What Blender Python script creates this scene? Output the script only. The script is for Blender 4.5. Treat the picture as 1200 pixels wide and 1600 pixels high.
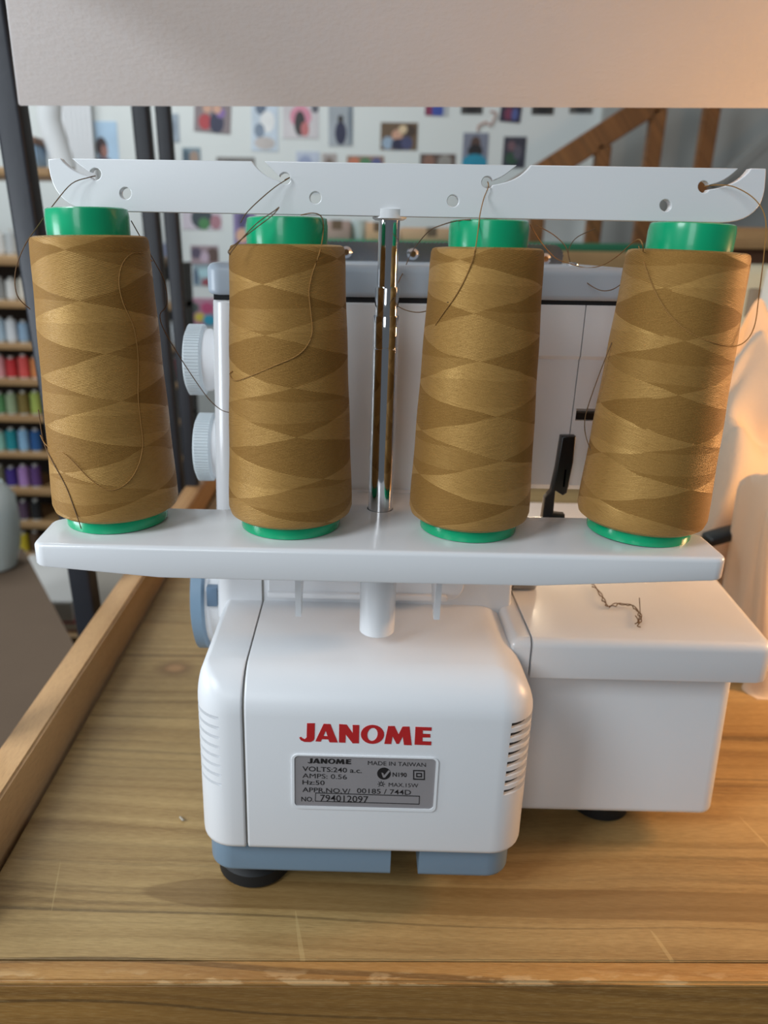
import bpy, bmesh, math, random
from mathutils import Vector, Matrix, noise
random.seed(7)
for o in list(bpy.data.objects): bpy.data.objects.remove(o)
S = bpy.context.scene
COL = S.collection
PI = math.pi

# ------------------------------------------------------------------ camera
FPX, PX, PY, H = 1202.0, 535.0, 800.0, 0.347
th, psi, rho = math.radians(19), math.radians(.9), math.radians(.9)
F = Vector((-math.sin(psi)*math.cos(th), math.cos(psi)*math.cos(th), -math.sin(th)))
R0 = Vector((math.cos(psi), math.sin(psi), 0)); U0 = R0.cross(F)
R = R0*math.cos(rho)+U0*math.sin(rho); U = U0*math.cos(rho)-R0*math.sin(rho)
cd = bpy.data.cameras.new('camera'); cam = bpy.data.objects.new('camera', cd); COL.objects.link(cam)
M = Matrix((R, U, -F)).transposed().to_4x4(); M.translation = Vector((0, 0, H)); cam.matrix_world = M
cd.sensor_fit = 'VERTICAL'; cd.sensor_height = 36; cd.sensor_width = 27
cd.lens = FPX/1600*36; cd.shift_x = 65/1600; cd.clip_start = .01
cd.dof.use_dof = True; cd.dof.focus_distance = .365; cd.dof.aperture_fstop = cd.lens/3.2
S.camera = cam

# ------------------------------------------------------------------ light, exposure
S.view_settings.view_transform = 'Standard'; S.view_settings.look = 'None'
S.view_settings.gamma = 1; S.view_settings.use_curve_mapping = False
S.view_settings.exposure = -0.15
w = bpy.data.worlds.new('room_light'); S.world = w; w.use_nodes = True
w.node_tree.nodes['Background'].inputs[0].default_value = (.80, .90, 1.0, 1)
w.node_tree.nodes['Background'].inputs[1].default_value = .15
def area(name, loc, target, sx, sy, power, col):
    l = bpy.data.lights.new(name, 'AREA'); l.shape = 'RECTANGLE'; l.size = sx; l.size_y = sy; l.energy = power; l.color = col
    o = bpy.data.objects.new(name, l); COL.objects.link(o); o.location = loc
    o.rotation_euler = (Vector(target)-Vector(loc)).to_track_quat('-Z', 'Y').to_euler(); return o
area('ceiling_tube_light', (-1.25, -.70, 1.35), (0, .4, .15), .6, .9, 28, (.86, .94, 1))
area('rear_fill_light', (-.5, -1.45, .95), (0, .4, .2), .55, .8, 7.5, (.88, .95, 1))  # unseen panel added behind the camera to brighten the front faces
area('room_tube_light', (-1.0, 1.55, 1.75), (-.6, 2.6, .2), 1.2, .4, 22, (.90, .97, 1))
area('side_fill_light', (-.58, .28, .26), (-.2, .50, .45), .22, .30, 2.6, (.84, .92, 1))  # small panel added out of view to cool the board's left side
pl = bpy.data.lights.new('bench_lamp', 'POINT'); pl.energy = 8.5; pl.color = (1, .56, .25); pl.shadow_soft_size = .06
po = bpy.data.objects.new('bench_lamp', pl); COL.objects.link(po); po.location = (.61, .445, .28)

# ------------------------------------------------------------------ helpers: points
def ray(x, y): return F + R*((x-PX)/FPX) - U*((y-PY)/FPX)
C0 = Vector((0, 0, H))
def atY(x, y, Y): r = ray(x, y); return C0 + r*(Y/r.y)
def atZ(x, y, Z): r = ray(x, y); return C0 + r*((Z-H)/r.z)

# ------------------------------------------------------------------ helpers: materials
def lin(c):
    return tuple(((v/255)/12.92 if v/255 <= .04045 else ((v/255+.055)/1.055)**2.4) for v in c)+(1,)
def mat(name, col, rough=.5, metal=0, bump=0, bscale=200, var=0, vscale=20, spec=.5, coat=0, trans=0):
    m = bpy.data.materials.new(name); m.use_nodes = True; nt = m.node_tree; b = nt.nodes['Principled BSDF']
    b.inputs['Base Color'].default_value = lin(col); b.inputs['Roughness'].default_value = rough
    b.inputs['Metallic'].default_value = metal; b.inputs['Specular IOR Level'].default_value = spec
    b.inputs['Coat Weight'].default_value = coat; b.inputs['Transmission Weight'].default_value = trans
    if bump or var:
        tc = nt.nodes.new('ShaderNodeTexCoord')
    if bump:
        n = nt.nodes.new('ShaderNodeTexNoise'); n.inputs['Scale'].default_value = bscale; n.inputs['Detail'].default_value = 4
        nt.links.new(tc.outputs['Object'], n.inputs['Vector'])
        bp = nt.nodes.new('ShaderNodeBump'); bp.inputs['Strength'].default_value = bump; bp.inputs['Distance'].default_value = .002
        nt.links.new(n.outputs['Fac'], bp.inputs['Height']); nt.links.new(bp.outputs['Normal'], b.inputs['Normal'])
    if var:
        n = nt.nodes.new('ShaderNodeTexNoise'); n.inputs['Scale'].default_value = vscale; n.inputs['Detail'].default_value = 5
        nt.links.new(tc.outputs['Object'], n.inputs['Vector'])
        hs = nt.nodes.new('ShaderNodeMix'); hs.data_type = 'RGBA'
        a = tuple(v*(1-var) for v in col); c = tuple(min(255, v*(1+var)) for v in col)
        hs.inputs[6].default_value = lin(a); hs.inputs[7].default_value = lin(c)
        nt.links.new(n.outputs['Fac'], hs.inputs[0]); nt.links.new(hs.outputs[2], b.inputs['Base Color'])
    return m
class NT:
    """small node-graph writer"""
    def __init__(s, name):
        s.m = bpy.data.materials.new(name); s.m.use_nodes = True; s.t = s.m.node_tree; s.b = s.t.nodes['Principled BSDF']
        s.tc = s.t.nodes.new('ShaderNodeTexCoord')
    def put(s, sock, v):
        if isinstance(v, bpy.types.NodeSocket): s.t.links.new(v, sock)
        else: sock.default_value = v
    def math(s, op, a, b=0, c=0, clamp=False):
        n = s.t.nodes.new('ShaderNodeMath'); n.operation = op; n.use_clamp = clamp
        s.put(n.inputs[0], a); s.put(n.inputs[1], b); s.put(n.inputs[2], c); return n.outputs[0]
    def sep(s, v):
        n = s.t.nodes.new('ShaderNodeSeparateXYZ'); s.put(n.inputs[0], v); return n.outputs
    def comb(s, x, y, z):
        n = s.t.nodes.new('ShaderNodeCombineXYZ'); s.put(n.inputs[0], x); s.put(n.inputs[1], y); s.put(n.inputs[2], z); return n.outputs[0]
    def noise(s, v, scale, detail=4, rough=.5, dist=0):
        n = s.t.nodes.new('ShaderNodeTexNoise'); s.put(n.inputs['Vector'], v); n.inputs['Scale'].default_value = scale
        n.inputs['Detail'].default_value = detail; n.inputs['Roughness'].default_value = rough; n.inputs['Distortion'].default_value = dist
        return n.outputs['Fac']
    def ramp(s, f, stops):
        n = s.t.nodes.new('ShaderNodeValToRGB'); s.put(n.inputs[0], f); e = n.color_ramp.elements
        while len(e) < len(stops): e.new(.5)
        for k, (p, c) in enumerate(stops): e[k].position = p; e[k].color = lin(c) if len(c) == 3 else c
        return n.outputs[0]
    def mix(s, f, a, b, mode='MIX'):
        n = s.t.nodes.new('ShaderNodeMix'); n.data_type = 'RGBA'; n.blend_type = mode
        s.put(n.inputs[0], f); s.put(n.inputs[6], a); s.put(n.inputs[7], b); return n.outputs[2]
    def bump(s, h, st, d=.001):
        n = s.t.nodes.new('ShaderNodeBump'); n.inputs['Strength'].default_value = st; n.inputs['Distance'].default_value = d
        s.put(n.inputs['Height'], h); s.t.links.new(n.outputs[0], s.b.inputs['Normal'])

def wood(name, pale, dark, axis='x', grain=26, rough=.5, flame=False, wear=False):
    g = NT(name); x, y, z = g.sep(g.tc.outputs['Object'])
    if axis == 'y': x, y = y, x
    yz = g.math('ADD', y, g.math('MULTIPLY', z, .8))
    wob = g.noise(g.comb(g.math('MULTIPLY', x, 2.2), g.math('MULTIPLY', yz, 6), 0), 1, 2)
    q = g.math('ADD', yz, g.math('MULTIPLY', wob, .05))
    band = g.noise(g.comb(g.math('MULTIPLY', x, .9), g.math('MULTIPLY', q, grain*2.4), 3.1), 1, 3, .62)
    c = g.ramp(band, [(.30, dark), (.46, tuple((a*.62+b*.38) for a, b in zip(pale, dark))), (.62, pale)])
    line = g.noise(g.comb(g.math('MULTIPLY', x, .5), g.math('MULTIPLY', q, grain*4.2), 9.7), 1, 1)
    lm = g.ramp(line, [(.30, (255,)*3), (.345, (0,)*3)])
    c = g.mix(g.math('MULTIPLY', lm, .6), c, lin(tuple(v*.6 for v in dark)))
    clus = g.noise(g.comb(g.math('MULTIPLY', x, 2.5), g.math('MULTIPLY', yz, 14), 7.7), 1, 2)
    thin = g.noise(g.comb(g.math('MULTIPLY', x, 1.6), g.math('MULTIPLY', q, grain*9.0), 2.2), 1, 2)
    tm = g.math('MULTIPLY', g.ramp(thin, [(.36, (255,)*3), (.47, (0,)*3)]), g.math('MULTIPLY', g.math('SUBTRACT', clus, .40), 4.5, clamp=True))
    c = g.mix(g.math('MULTIPLY', tm, .5), c, lin(tuple(v*.78 for v in dark)))
    fib = g.noise(g.comb(g.math('MULTIPLY', x, 130), g.math('MULTIPLY', yz, 1500), z), 1, 4, .65)
    c = g.mix(g.math('MULTIPLY', g.math('SUBTRACT', fib, .5), .9, clamp=True), c, lin((224, 194, 138)))
    c = g.mix(g.math('MULTIPLY', g.math('SUBTRACT', .5, fib), 1.1, clamp=True), c, lin((70, 46, 22)))
    blot = g.noise(g.comb(g.math('MULTIPLY', x, 5), g.math('MULTIPLY', y, 14), 1.3), 1, 3)
    c = g.mix(g.math('MULTIPLY', g.math('SUBTRACT', blot, .42), .9, clamp=True), c, lin(tuple(v*.72 for v in dark)))
    if flame:       # darker heartwood tongue and a knot, where the board has them
        dx = g.math('SUBTRACT', x, -.118); dy = g.math('ADD', g.math('SUBTRACT', y, .3405-.75), g.math('MULTIPLY', g.math('SUBTRACT', wob, .5), .010))
        v = g.math('SUBTRACT', g.math('MINIMUM', g.math('MULTIPLY', dx, .0030), .00011), g.math('MULTIPLY', dy, dy))
        k = g.math('MULTIPLY', g.math('MULTIPLY', v, 60000, clamp=True), .55)
        c = g.mix(k, c, lin((112, 80, 40)))
        kx = g.math('DIVIDE', g.math('SUBTRACT', x, -.152), .019); ky = g.math('DIVIDE', g.math('SUBTRACT', y, .583-.75), .015)
        d = g.math('SQRT', g.math('ADD', g.math('MULTIPLY', kx, kx), g.math('MULTIPLY', ky, ky)))
        c = g.mix(g.math('SUBTRACT', 1.15, d, clamp=True), c, lin((112, 76, 40)))
        c = g.mix(g.math('MULTIPLY', g.math('SUBTRACT', .55, d), 3, clamp=True), c, lin((168, 126, 82)))
        scr = g.noise(g.comb(g.math('MULTIPLY', g.math('ADD', x, g.math('MULTIPLY', y, .22)), 140), g.math('MULTIPLY', y, 5), 4.4), 1, 1)
        c = g.mix(g.math('MULTIPLY', g.math('GREATER_THAN', scr, .765), .35), c, lin((206, 178, 122)))
    if wear:        # chipped varnish along the front edge
        ch = g.noise(g.comb(g.math('MULTIPLY', x, 26), g.math('MULTIPLY', yz, 90), 0), 1, 5, .62)
        ed = g.math('MULTIPLY', g.math('SUBTRACT', .0075, g.math('SUBTRACT', y, g.math('ADD', .2868-.75, g.math('MULTIPLY', x, .0295)))), 170, clamp=True)
        c = g.mix(g.math('MULTIPLY', ed, g.ramp(ch, [(.52, (0,)*3), (.57, (190,)*3)])), c, lin((218, 184, 134)))
        ch2 = g.noise(g.comb(g.math('MULTIPLY', x, 9), g.math('MULTIPLY', yz, 60), 5), 1, 5, .6)
        c = g.mix(g.ramp(ch2, [(.64, (0,)*3), (.70, (150,)*3)]), c, lin((80, 50, 24)))
    g.t.links.new(c, g.b.inputs['Base Color']); g.b.inputs['Roughness'].default_value = rough
    g.bump(g.math('ADD', fib, g.math('MULTIPLY', band, .6)), .25, .0006)
    return g.m

WHITE = mat('white_plastic', (229, 230, 232), .22, bump=.02, bscale=900, coat=.15)
WHITE2 = mat('white_plastic_satin', (231, 232, 234), .34, bump=.03, bscale=900)
GREYBLUE = mat('pale_blue_grey_plastic', (178, 192, 206), .35)
DIAL = mat('grey_dial_plastic', (196, 204, 208), .4)
BLUE = mat('slate_blue_plastic', (118, 142, 162), .4, bump=.05, bscale=1200)
BLUED = mat('dark_slate_blue_plastic', (98, 120, 142), .4)
BLACK = mat('black_plastic', (14, 14, 15), .35)
RUBBER = mat('black_rubber', (18, 19, 21), .65)
GAP = mat('dark_gap', (26, 30, 34), .8)
SEAM = mat('seam_grey', (120, 116, 110), .7)
CHROME = mat('polished_chrome', (214, 214, 216), .07, 1)
STEEL = mat('brushed_steel', (150, 152, 156), .22, 1)
GREEN = mat('green_spool_plastic', (0, 162, 110), .24, coat=.2)
RED = mat('red_print', (186, 32, 34), .5)
INK = mat('black_print', (22, 20, 22), .6)
PLATE = mat('grey_nameplate', (146, 141, 142), .42, var=.04, vscale=60)
POST = mat('black_steel_post', (22, 24, 31), .5, bump=.2, bscale=60, var=.25, vscale=14)
BOARD = mat('white_rolled_paint', (218, 213, 211), .6, bump=.22, bscale=230, var=.02, vscale=12)
TAN = mat('tan_thread', (150, 108, 52), .8)
TANDARK = mat('brown_thread', (104, 78, 50), .8)
TABLE = wood('varnished_pine', (178, 146, 94), (136, 103, 58), flame=True)
TRIMW = wood('varnished_pine_edge', (186, 138, 76), (146, 100, 48), wear=True)
FRONTW = wood('varnished_pine_front', (168, 122, 60), (118, 80, 34), grain=34)
RAILW = wood('oiled_pine_rail', (206, 160, 110), (166, 116, 68), axis='y', grain=12)
FLOORM = mat('grey_concrete_floor', (128, 122, 112), .7, bump=.2, bscale=30, var=.1, vscale=5)
WALLM = mat('white_wall_paint', (224, 228, 226), .8, bump=.1, bscale=40)
WALLG = mat('grey_wall', (172, 172, 167), .8, bump=.1, bscale=40, var=.04, vscale=4)  # grey for the right-hand stretch of the back wall
TIMBER = wood('brown_timber', (150, 96, 50), (98, 60, 30), axis='y')
SHELFW = wood('pale_pine_shelf', (196, 158, 110), (160, 120, 78))
DARKBACK = mat('dark_shelf_back', (58, 54, 50), .8, var=.2, vscale=8)
CARD = mat('brown_cardboard', (112, 92, 74), .85, bump=.1, bscale=120, var=.05, vscale=9)
CARDP = mat('pale_cardboard', (204, 166, 132), .85, var=.05, vscale=9)
CREAM = mat('cream_plastic', (232, 214, 178), .4)
CLOTH = mat('cream_cotton', (214, 196, 176), .9, bump=.3, bscale=700, var=.03, vscale=15)

def winding_material():
    g = NT('mustard_thread_winding'); u, v, _ = g.sep(g.tc.outputs['UV'])
    wv = g.noise(g.comb(g.math('MULTIPLY', u, 3), g.math('MULTIPLY', v, 9), 2), 1, 2)
    v2 = g.math('ADD', v, g.math('MULTIPLY', wv, .05))
    tri = g.math('PINGPONG', u, .5)                            # slopes rise, then fall, round the cone
    a = g.math('FRACT', g.math('ADD', g.math('MULTIPLY', v2, 3.15), g.math('ADD', u, .18)))
    b = g.math('FRACT', g.math('ADD', g.math('SUBTRACT', g.math('MULTIPLY', v2, 2.7), u), .55))
    A = g.math('LESS_THAN', a, .52); B = g.math('LESS_THAN', b, .46)
    c2 = g.math('LESS_THAN', g.math('FRACT', g.math('ADD', g.math('MULTIPLY', v2, 6.3), .30)), .45)
    msk = g.math('ADD', g.math('MULTIPLY', g.math('ABSOLUTE', g.math('SUBTRACT', A, B)), .7), g.math('MULTIPLY', g.math('MULTIPLY', c2, A), .3))
    # fine yarn lines, wound the other way in neighbouring wedges
    dirn = g.math('SUBTRACT', g.math('MULTIPLY', A, 2), 1)
    ph = g.math('ADD', g.math('MULTIPLY', v, 190), g.math('MULTIPLY', g.math('MULTIPLY', dirn, u), 60))
    nz = g.noise(g.comb(g.math('MULTIPLY', u, 40), g.math('MULTIPLY', ph, 1.0), 0), 1, 3, .7)
    yarn = g.math('SINE', g.math('ADD', g.math('MULTIPLY', ph, 2*PI), g.math('MULTIPLY', nz, 5)))
    fine = g.noise(g.comb(g.math('MULTIPLY', u, 260), g.math('MULTIPLY', ph, 3.0), 4), 1, 2)
    c = g.mix(msk, lin((138, 100, 51)), lin((172, 131, 74)))  # sheen contrast between opposite windings, put into the thread colour
    c = g.mix(g.math('MULTIPLY', g.math('SUBTRACT', nz, .46), 1.3, clamp=True), c, lin((112, 76, 34)))
    c = g.mix(g.math('MULTIPLY', g.math('SUBTRACT', fine, .5), 1.1, clamp=True), c, lin((206, 164, 94)))
    g.t.links.new(c, g.b.inputs['Base Color'])
    g.b.inputs['Roughness'].default_value = .5; g.put(g.b.inputs['Specular IOR Level'], g.math('ADD', .45, g.math('MULTIPLY', msk, .55)))
    g.put(g.b.inputs['Specular Tint'], lin((255, 214, 140)))
    g.b.inputs['Sheen Weight'].default_value = .12; g.b.inputs['Sheen Tint'].default_value = lin((230, 170, 100))
    g.put(g.b.inputs['Roughness'], g.math('SUBTRACT', .58, g.math('MULTIPLY', msk, .22)))
    g.bump(g.math('ADD', g.math('ADD', yarn, g.math('MULTIPLY', fine, 1.2)), g.math('MULTIPLY', msk, 1.2)), .38, .0003)
    return g.m
WIND = winding_material()

# ------------------------------------------------------------------ helpers: meshes
def finish(name, bm, m, parent=None, smooth=True, ang=35):
    me = bpy.data.meshes.new(name); bmesh.ops.recalc_face_normals(bm, faces=bm.faces[:])
    if smooth:
        for f in bm.faces: f.smooth = True
        for e in bm.edges:
            if len(e.link_faces) == 2 and e.calc_face_angle(0) > math.radians(ang): e.smooth = False
    bm.to_mesh(me); bm.free(); return link(name, me, m, parent)
def link(name, me, m, parent=None):
    for x in (m if isinstance(m, (list, tuple)) else [m]): me.materials.append(x)
    o = bpy.data.objects.new(name, me); COL.objects.link(o)
    if parent:
        b = root_loc(parent); me.transform(Matrix.Translation(-b)); o.parent = parent
    else:
        lo = Vector((min(v.co.x for v in me.vertices), min(v.co.y for v in me.vertices), min(v.co.z for v in me.vertices)))
        hi = Vector((max(v.co.x for v in me.vertices), max(v.co.y for v in me.vertices), 0))
        c = Vector(((lo.x+hi.x)/2, (lo.y+hi.y)/2, lo.z)); me.transform(Matrix.Translation(-c)); o.location = c
    return o
def root_loc(o):
    v = Vector(o.location)
    while o.parent: o = o.parent; v = v+Vector(o.location)
    return v
def tag(o, label, cat, group=None, kind=None):
    o['label'] = label; o['category'] = cat
    if group: o['group'] = group
    if kind: o['kind'] = kind
    return o
def thing(name, label, cat, loc, group=None):
    o = bpy.data.objects.new(name, None); o.empty_display_size = .02; COL.objects.link(o); o.location = loc
    return tag(o, label, cat, group)
def struct(o): o['kind'] = 'structure'; return o
def box(bm, x0, x1, y0, y1, z0, z1, bev=0, seg=2, mi=0):
    r = bmesh.ops.create_cube(bm, size=1); vs = r['verts']
    for v in vs: v.co = Vector((x0+(v.co.x+.5)*(x1-x0), y0+(v.co.y+.5)*(y1-y0), z0+(v.co.z+.5)*(z1-z0)))
    fs = {f for v in vs for f in v.link_faces}
    for f in fs: f.material_index = mi
    if bev:
        bmesh.ops.bevel(bm, geom=list({e for v in vs for e in v.link_edges}), offset=bev, segments=seg, affect='EDGES', profile=.5)
    return bm
def nb(): return bmesh.new()
def ring_pts(x0, x1, y0, y1, rs, n=8):
    """rounded rectangle; rs = radii at (front-left, front-right, back-right, back-left)"""
    out = []
    cs = [(x0, y0, 1, 1, PI), (x1, y0, -1, 1, 1.5*PI), (x1, y1, -1, -1, 0), (x0, y1, 1, -1, .5*PI)]
    for (x, y, sx, sy, a0), r in zip(cs, rs):
        r = max(r, 1e-5)
        for k in range(n+1):
            a = a0+k/n*PI/2; out.append((x+sx*r+r*math.cos(a), y+sy*r+r*math.sin(a)))
    return out
def loft(bm, rings, cap=True):
    prev = None; first = None
    for pts in rings:
        vs = [bm.verts.new(p) for p in pts]
        if prev:
            n = len(vs)
            for i in range(n): bm.faces.new((prev[i], prev[(i+1) % n], vs[(i+1) % n], vs[i]))
        else: first = vs
        prev = vs
    if cap: bm.faces.new(first[::-1]); bm.faces.new(prev)
    return bm
def shell(bm, x0, x1, y0, y1, z0, z1, rs, rt, rb=.001, ins=(1, 1, 1, 1), n=8, taper=0):
    """block with rounded vertical edges rs, top edge radius rt, bottom edge radius rb; ins = which sides (front,right,back,left) round over"""
    def ring(z, d):
        f, r, b, l = (d*i for i in ins); t = taper*(z1-z)
        rr = [max(q-d, .0005) if q > .003 else q for q in rs]
        return [(x, y, z) for x, y in ring_pts(x0+l-t, x1-r+t, y0+f, y1-b, rr, n)]
    R_ = []
    for k in range(4, -1, -1): a = k/4*PI/2; R_.append(ring(z0+rb*(1-math.sin(a)), rb*(1-math.cos(a))))
    for k in range(9): a = k/8*PI/2; R_.append(ring(z1-rt*(1-math.sin(a)), rt*(1-math.cos(a))))
    return loft(bm, R_)
def lathe(bm, prof, c, axis='z', n=48, uv=False, cap=True):
    """prof = [(r, h)] round an axis through c"""
    prev = None; rows = []
    L = bm.loops.layers.uv.verify() if uv else None
    for r, h in prof:
        vs = []
        for k in range(n):
            a = 2*PI*k/n; p, q = r*math.cos(a), r*math.sin(a)
            v = {'z': (p, q, h), 'x': (h, p, q), 'y': (p, h, q)}[axis]
            vs.append(bm.verts.new(Vector(v)+Vector(c)))
        rows.append(vs)
    for j in range(len(rows)-1):
        for k in range(n):
            f = bm.faces.new((rows[j][k], rows[j][(k+1) % n], rows[j+1][(k+1) % n], rows[j+1][k]))
            if uv:
                m = len(prof)-1
                for lp, (uu, vv) in zip(f.loops, [(k/n, j), ((k+1)/n, j), ((k+1)/n, j+1), (k/n, j+1)]):
                    lp[L].uv = (uu, (prof[vv][1]-prof[0][1])/(prof[-1][1]-prof[0][1]))
    if cap: bm.faces.new(rows[0][::-1]); bm.faces.new(rows[-1])
    return bm
def smooth_path(pts, sub=6):
    P = [Vector(p) for p in pts]; out = []
    for i in range(len(P)-1):
        p0 = P[max(i-1, 0)]; p1 = P[i]; p2 = P[i+1]; p3 = P[min(i+2, len(P)-1)]
        for k in range(sub):
            t = k/sub
            out.append(.5*((2*p1)+(p2-p0)*t+(2*p0-5*p1+4*p2-p3)*t*t+(3*p1-p0-3*p2+p3)*t**3))
    out.append(P[-1]); return out
def tube(bm, pts, r, n=6):
    P = [Vector(p) for p in pts]; rows = []; up = Vector((.31, .2, .93)).normalized()
    for i, p in enumerate(P):
        d = (P[min(i+1, len(P)-1)]-P[max(i-1, 0)])
        if d.length < 1e-9: d = Vector((0, 0, 1))
        d.normalize(); s = d.cross(up)
        if s.length < 1e-4: s = d.cross(Vector((1, 0, 0)))
        s.normalize(); t = s.cross(d)
        rows.append([bm.verts.new(p+(s*math.cos(2*PI*k/n)+t*math.sin(2*PI*k/n))*r) for k in range(n)])
    for j in range(len(rows)-1):
        for k in range(n): bm.faces.new((rows[j][k], rows[j][(k+1) % n], rows[j+1][(k+1) % n], rows[j+1][k]))
    bm.faces.new(rows[0][::-1]); bm.faces.new(rows[-1]); return bm
def flat_mesh(name, loops, Y, thick, bev=0):
    """loops of (x, z) filled (inner loops are holes), standing upright, front face at Y - thick"""
    cu = bpy.data.curves.new(name, 'CURVE'); cu.dimensions = '2D'; cu.fill_mode = 'BOTH'
    cu.extrude = max(thick/2-bev, 0); cu.bevel_depth = bev; cu.bevel_resolution = 2
    if bev: cu.offset = -bev
    for L in loops:
        sp = cu.splines.new('POLY'); sp.points.add(len(L)-1); sp.use_cyclic_u = True
        for p, (x, z) in zip(sp.points, L): p.co = (x, z, 0, 1)
    return upright(cu, name, Y-thick/2)
def upright(data, name, Y):
    o = bpy.data.objects.new(name, data); COL.objects.link(o); bpy.context.view_layer.update()
    me = bpy.data.meshes.new_from_object(o.evaluated_get(bpy.context.evaluated_depsgraph_get()))
    bpy.data.objects.remove(o); bpy.data.batch_remove([data])
    for v in me.vertices: x, y, z = v.co; v.co = (x, Y-z, y)
    me.name = name; me.materials.clear(); return me
def autosmooth(me, ang=35):
    bm = nb(); bm.from_mesh(me)
    for f in bm.faces: f.smooth = True
    for e in bm.edges:
        if len(e.link_faces) == 2 and e.calc_face_angle(0) > math.radians(ang): e.smooth = False
    bm.to_mesh(me); bm.free(); return me
def carve(o, cutters):
    """cut the closed solids in `cutters` (one bmesh) out of o"""
    me = bpy.data.meshes.new('cut'); bmesh.ops.recalc_face_normals(cutters, faces=cutters.faces[:]); cutters.to_mesh(me); cutters.free()
    c = bpy.data.objects.new('cut', me); COL.objects.link(c); c.matrix_world = Matrix.Identity(4)
    c.location = -Vector((0, 0, 0)); b = root_loc(o); me.transform(Matrix.Translation(-b)); c.location = b
    md = o.modifiers.new('b', 'BOOLEAN'); md.operation = 'DIFFERENCE'; md.object = c; md.solver = 'EXACT'
    bpy.context.view_layer.update()
    nm = bpy.data.meshes.new_from_object(o.evaluated_get(bpy.context.evaluated_depsgraph_get()))
    o.modifiers.clear(); old = o.data; o.data = nm; nm.name = old.name
    bpy.data.objects.remove(c); autosmooth(nm, 30)

# ------------------------------------------------------------------ the room
def sbox(name, x0, x1, y0, y1, z0, z1, m):
    return struct(finish(name, box(nb(), x0, x1, y0, y1, z0, z1), m, smooth=False))
WY = 2.6
sbox('floor', -2.6, 2.2, -1.2, 2.7, -.85, -.80, FLOORM)
sbox('wall_back', -2.6, .72, WY, WY+.1, -.80, 1.9, WALLM)
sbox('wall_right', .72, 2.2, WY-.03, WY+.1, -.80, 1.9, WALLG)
sbox('wall_left', -2.7, -2.6, -1.2, 2.7, -.80, 1.9, WALLM)

# ------------------------------------------------------------------ work table
tb = thing('work_table', 'varnished pine work table with a raised left rail under the overlocker', 'table', (0, .75, -.80))
a, b = (-.235, .2798), (.95, .3147)                       # front edge, a little askew to the machine
def slab(bm, quad, z0, z1, bev):
    vs = [bm.verts.new((x, y, z)) for z in (z0, z1) for x, y in quad]
    bm.faces.new(vs[:4][::-1]); bm.faces.new(vs[4:])
    for i in range(4): bm.faces.new((vs[i], vs[(i+1) % 4], vs[4+(i+1) % 4], vs[4+i]))
    if bev: bmesh.ops.bevel(bm, geom=bm.edges[:], offset=bev, segments=3, affect='EDGES')
    return bm
sl = (b[1]-a[1])/(b[0]-a[0]); e = .0125
def fy(x, d): return a[1]+(x-a[0])*sl+d
finish('tabletop', slab(nb(), [(-.2016, fy(-.2016, e+.0004)), (.95, fy(.95, e+.0004)), (.95, 1.2), (-.2048, 1.2)], -.0036, 0, .0006), TABLE, tb)
finish('edge_strip', slab(nb(), [(-.235, fy(-.235, 0)), (.95, fy(.95, 0)), (.95, fy(.95, e)), (-.235, fy(-.235, e))], -.0035, .0002, .0012), TRIMW, tb)
finish('front_apron', slab(nb(), [(-.235, fy(-.235, .0003)), (.95, fy(.95, .0003)), (.95, fy(.95, .02)), (-.235, fy(-.235, .02))], -.12, -.0037, .0008), FRONTW, tb)
finish('side_rail', slab(nb(), [(-.2275, .295), (-.2062, .295), (-.2085, 1.2), (-.2322, 1.2)], -.022, .035, .0018), RAILW, tb)
for lx, ly in ((-.18, .38), (.9, .40), (-.18, 1.14), (.9, 1.14)):
    finish('leg', box(nb(), lx-.025, lx+.025, ly-.025, ly+.025, -.80, -.0037, .003), FRONTW, tb)

# ------------------------------------------------------------------ black steel rack with the white board
rk = thing('steel_rack', 'black steel rack posts with a white painted board across the top', 'rack', (-.23, .8, -.80))
def post(p0, p1, w, z0, z1, name='post'):
    p0, p1 = Vector(p0), Vector(p1); d = (p1-p0)/(p1.z-p0.z); A = p0+d*(z0-p0.z); B = p0+d*(z1-p0.z)
    h = w/2; q = ring_pts(-h, h, -h, h, (h*.35,)*4, 4)
    return finish(name, loft(nb(), [[(P.x+x, P.y+y, P.z) for x, y in q] for P in (A, B)]), POST, rk)
post((-.2555, .67, 0), (-.2755, .67, .44), .0212, -.80, .75)
post((-.2230, 1.01, .044), (-.2350, 1.01, .493), .0175, -.80, .75)
post((-.2630, 1.08, .044), (-.2790, 1.08, .493), .0215, -.80, .75)
post((-.246, .425, -.10), (-.252, .425, .3), .018, -.80, .75)
bz = .4375; L_, R_ = atZ(30, 166.5, bz), atZ(1200, 170.5, bz); dv = (R_-L_)/(R_.x-L_.x)
tl = math.radians(64); up_ = Vector((0, -math.sin(tl), math.cos(tl))); bn = dv.cross(up_).normalized()   # leans out over the table
def onboard(x, y): r = ray(x, y); return C0+r*((L_-C0).dot(bn)/r.dot(bn))
q_ = [onboard(29, 166.5), L_+dv*(.62-L_.x), L_+dv*(.62-L_.x)+up_*.36, onboard(0, -60)+(onboard(0, -60)-onboard(29, 166.5))*1.3]
bm = nb(); off_ = bn*.018*(1 if bn.z > 0 else -1)
v1 = [bm.verts.new(p_) for p_ in q_]; v2 = [bm.verts.new(p_+off_) for p_ in q_]
bm.faces.new(v1); bm.faces.new(v2[::-1])
for i in range(4): bm.faces.new((v1[i], v1[(i+1) % 4], v2[(i+1) % 4], v2[i]))
bmesh.ops.bevel(bm, geom=bm.edges[:], offset=.001, segments=2, affect='EDGES')
finish('board', bm, BOARD, rk)

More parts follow.
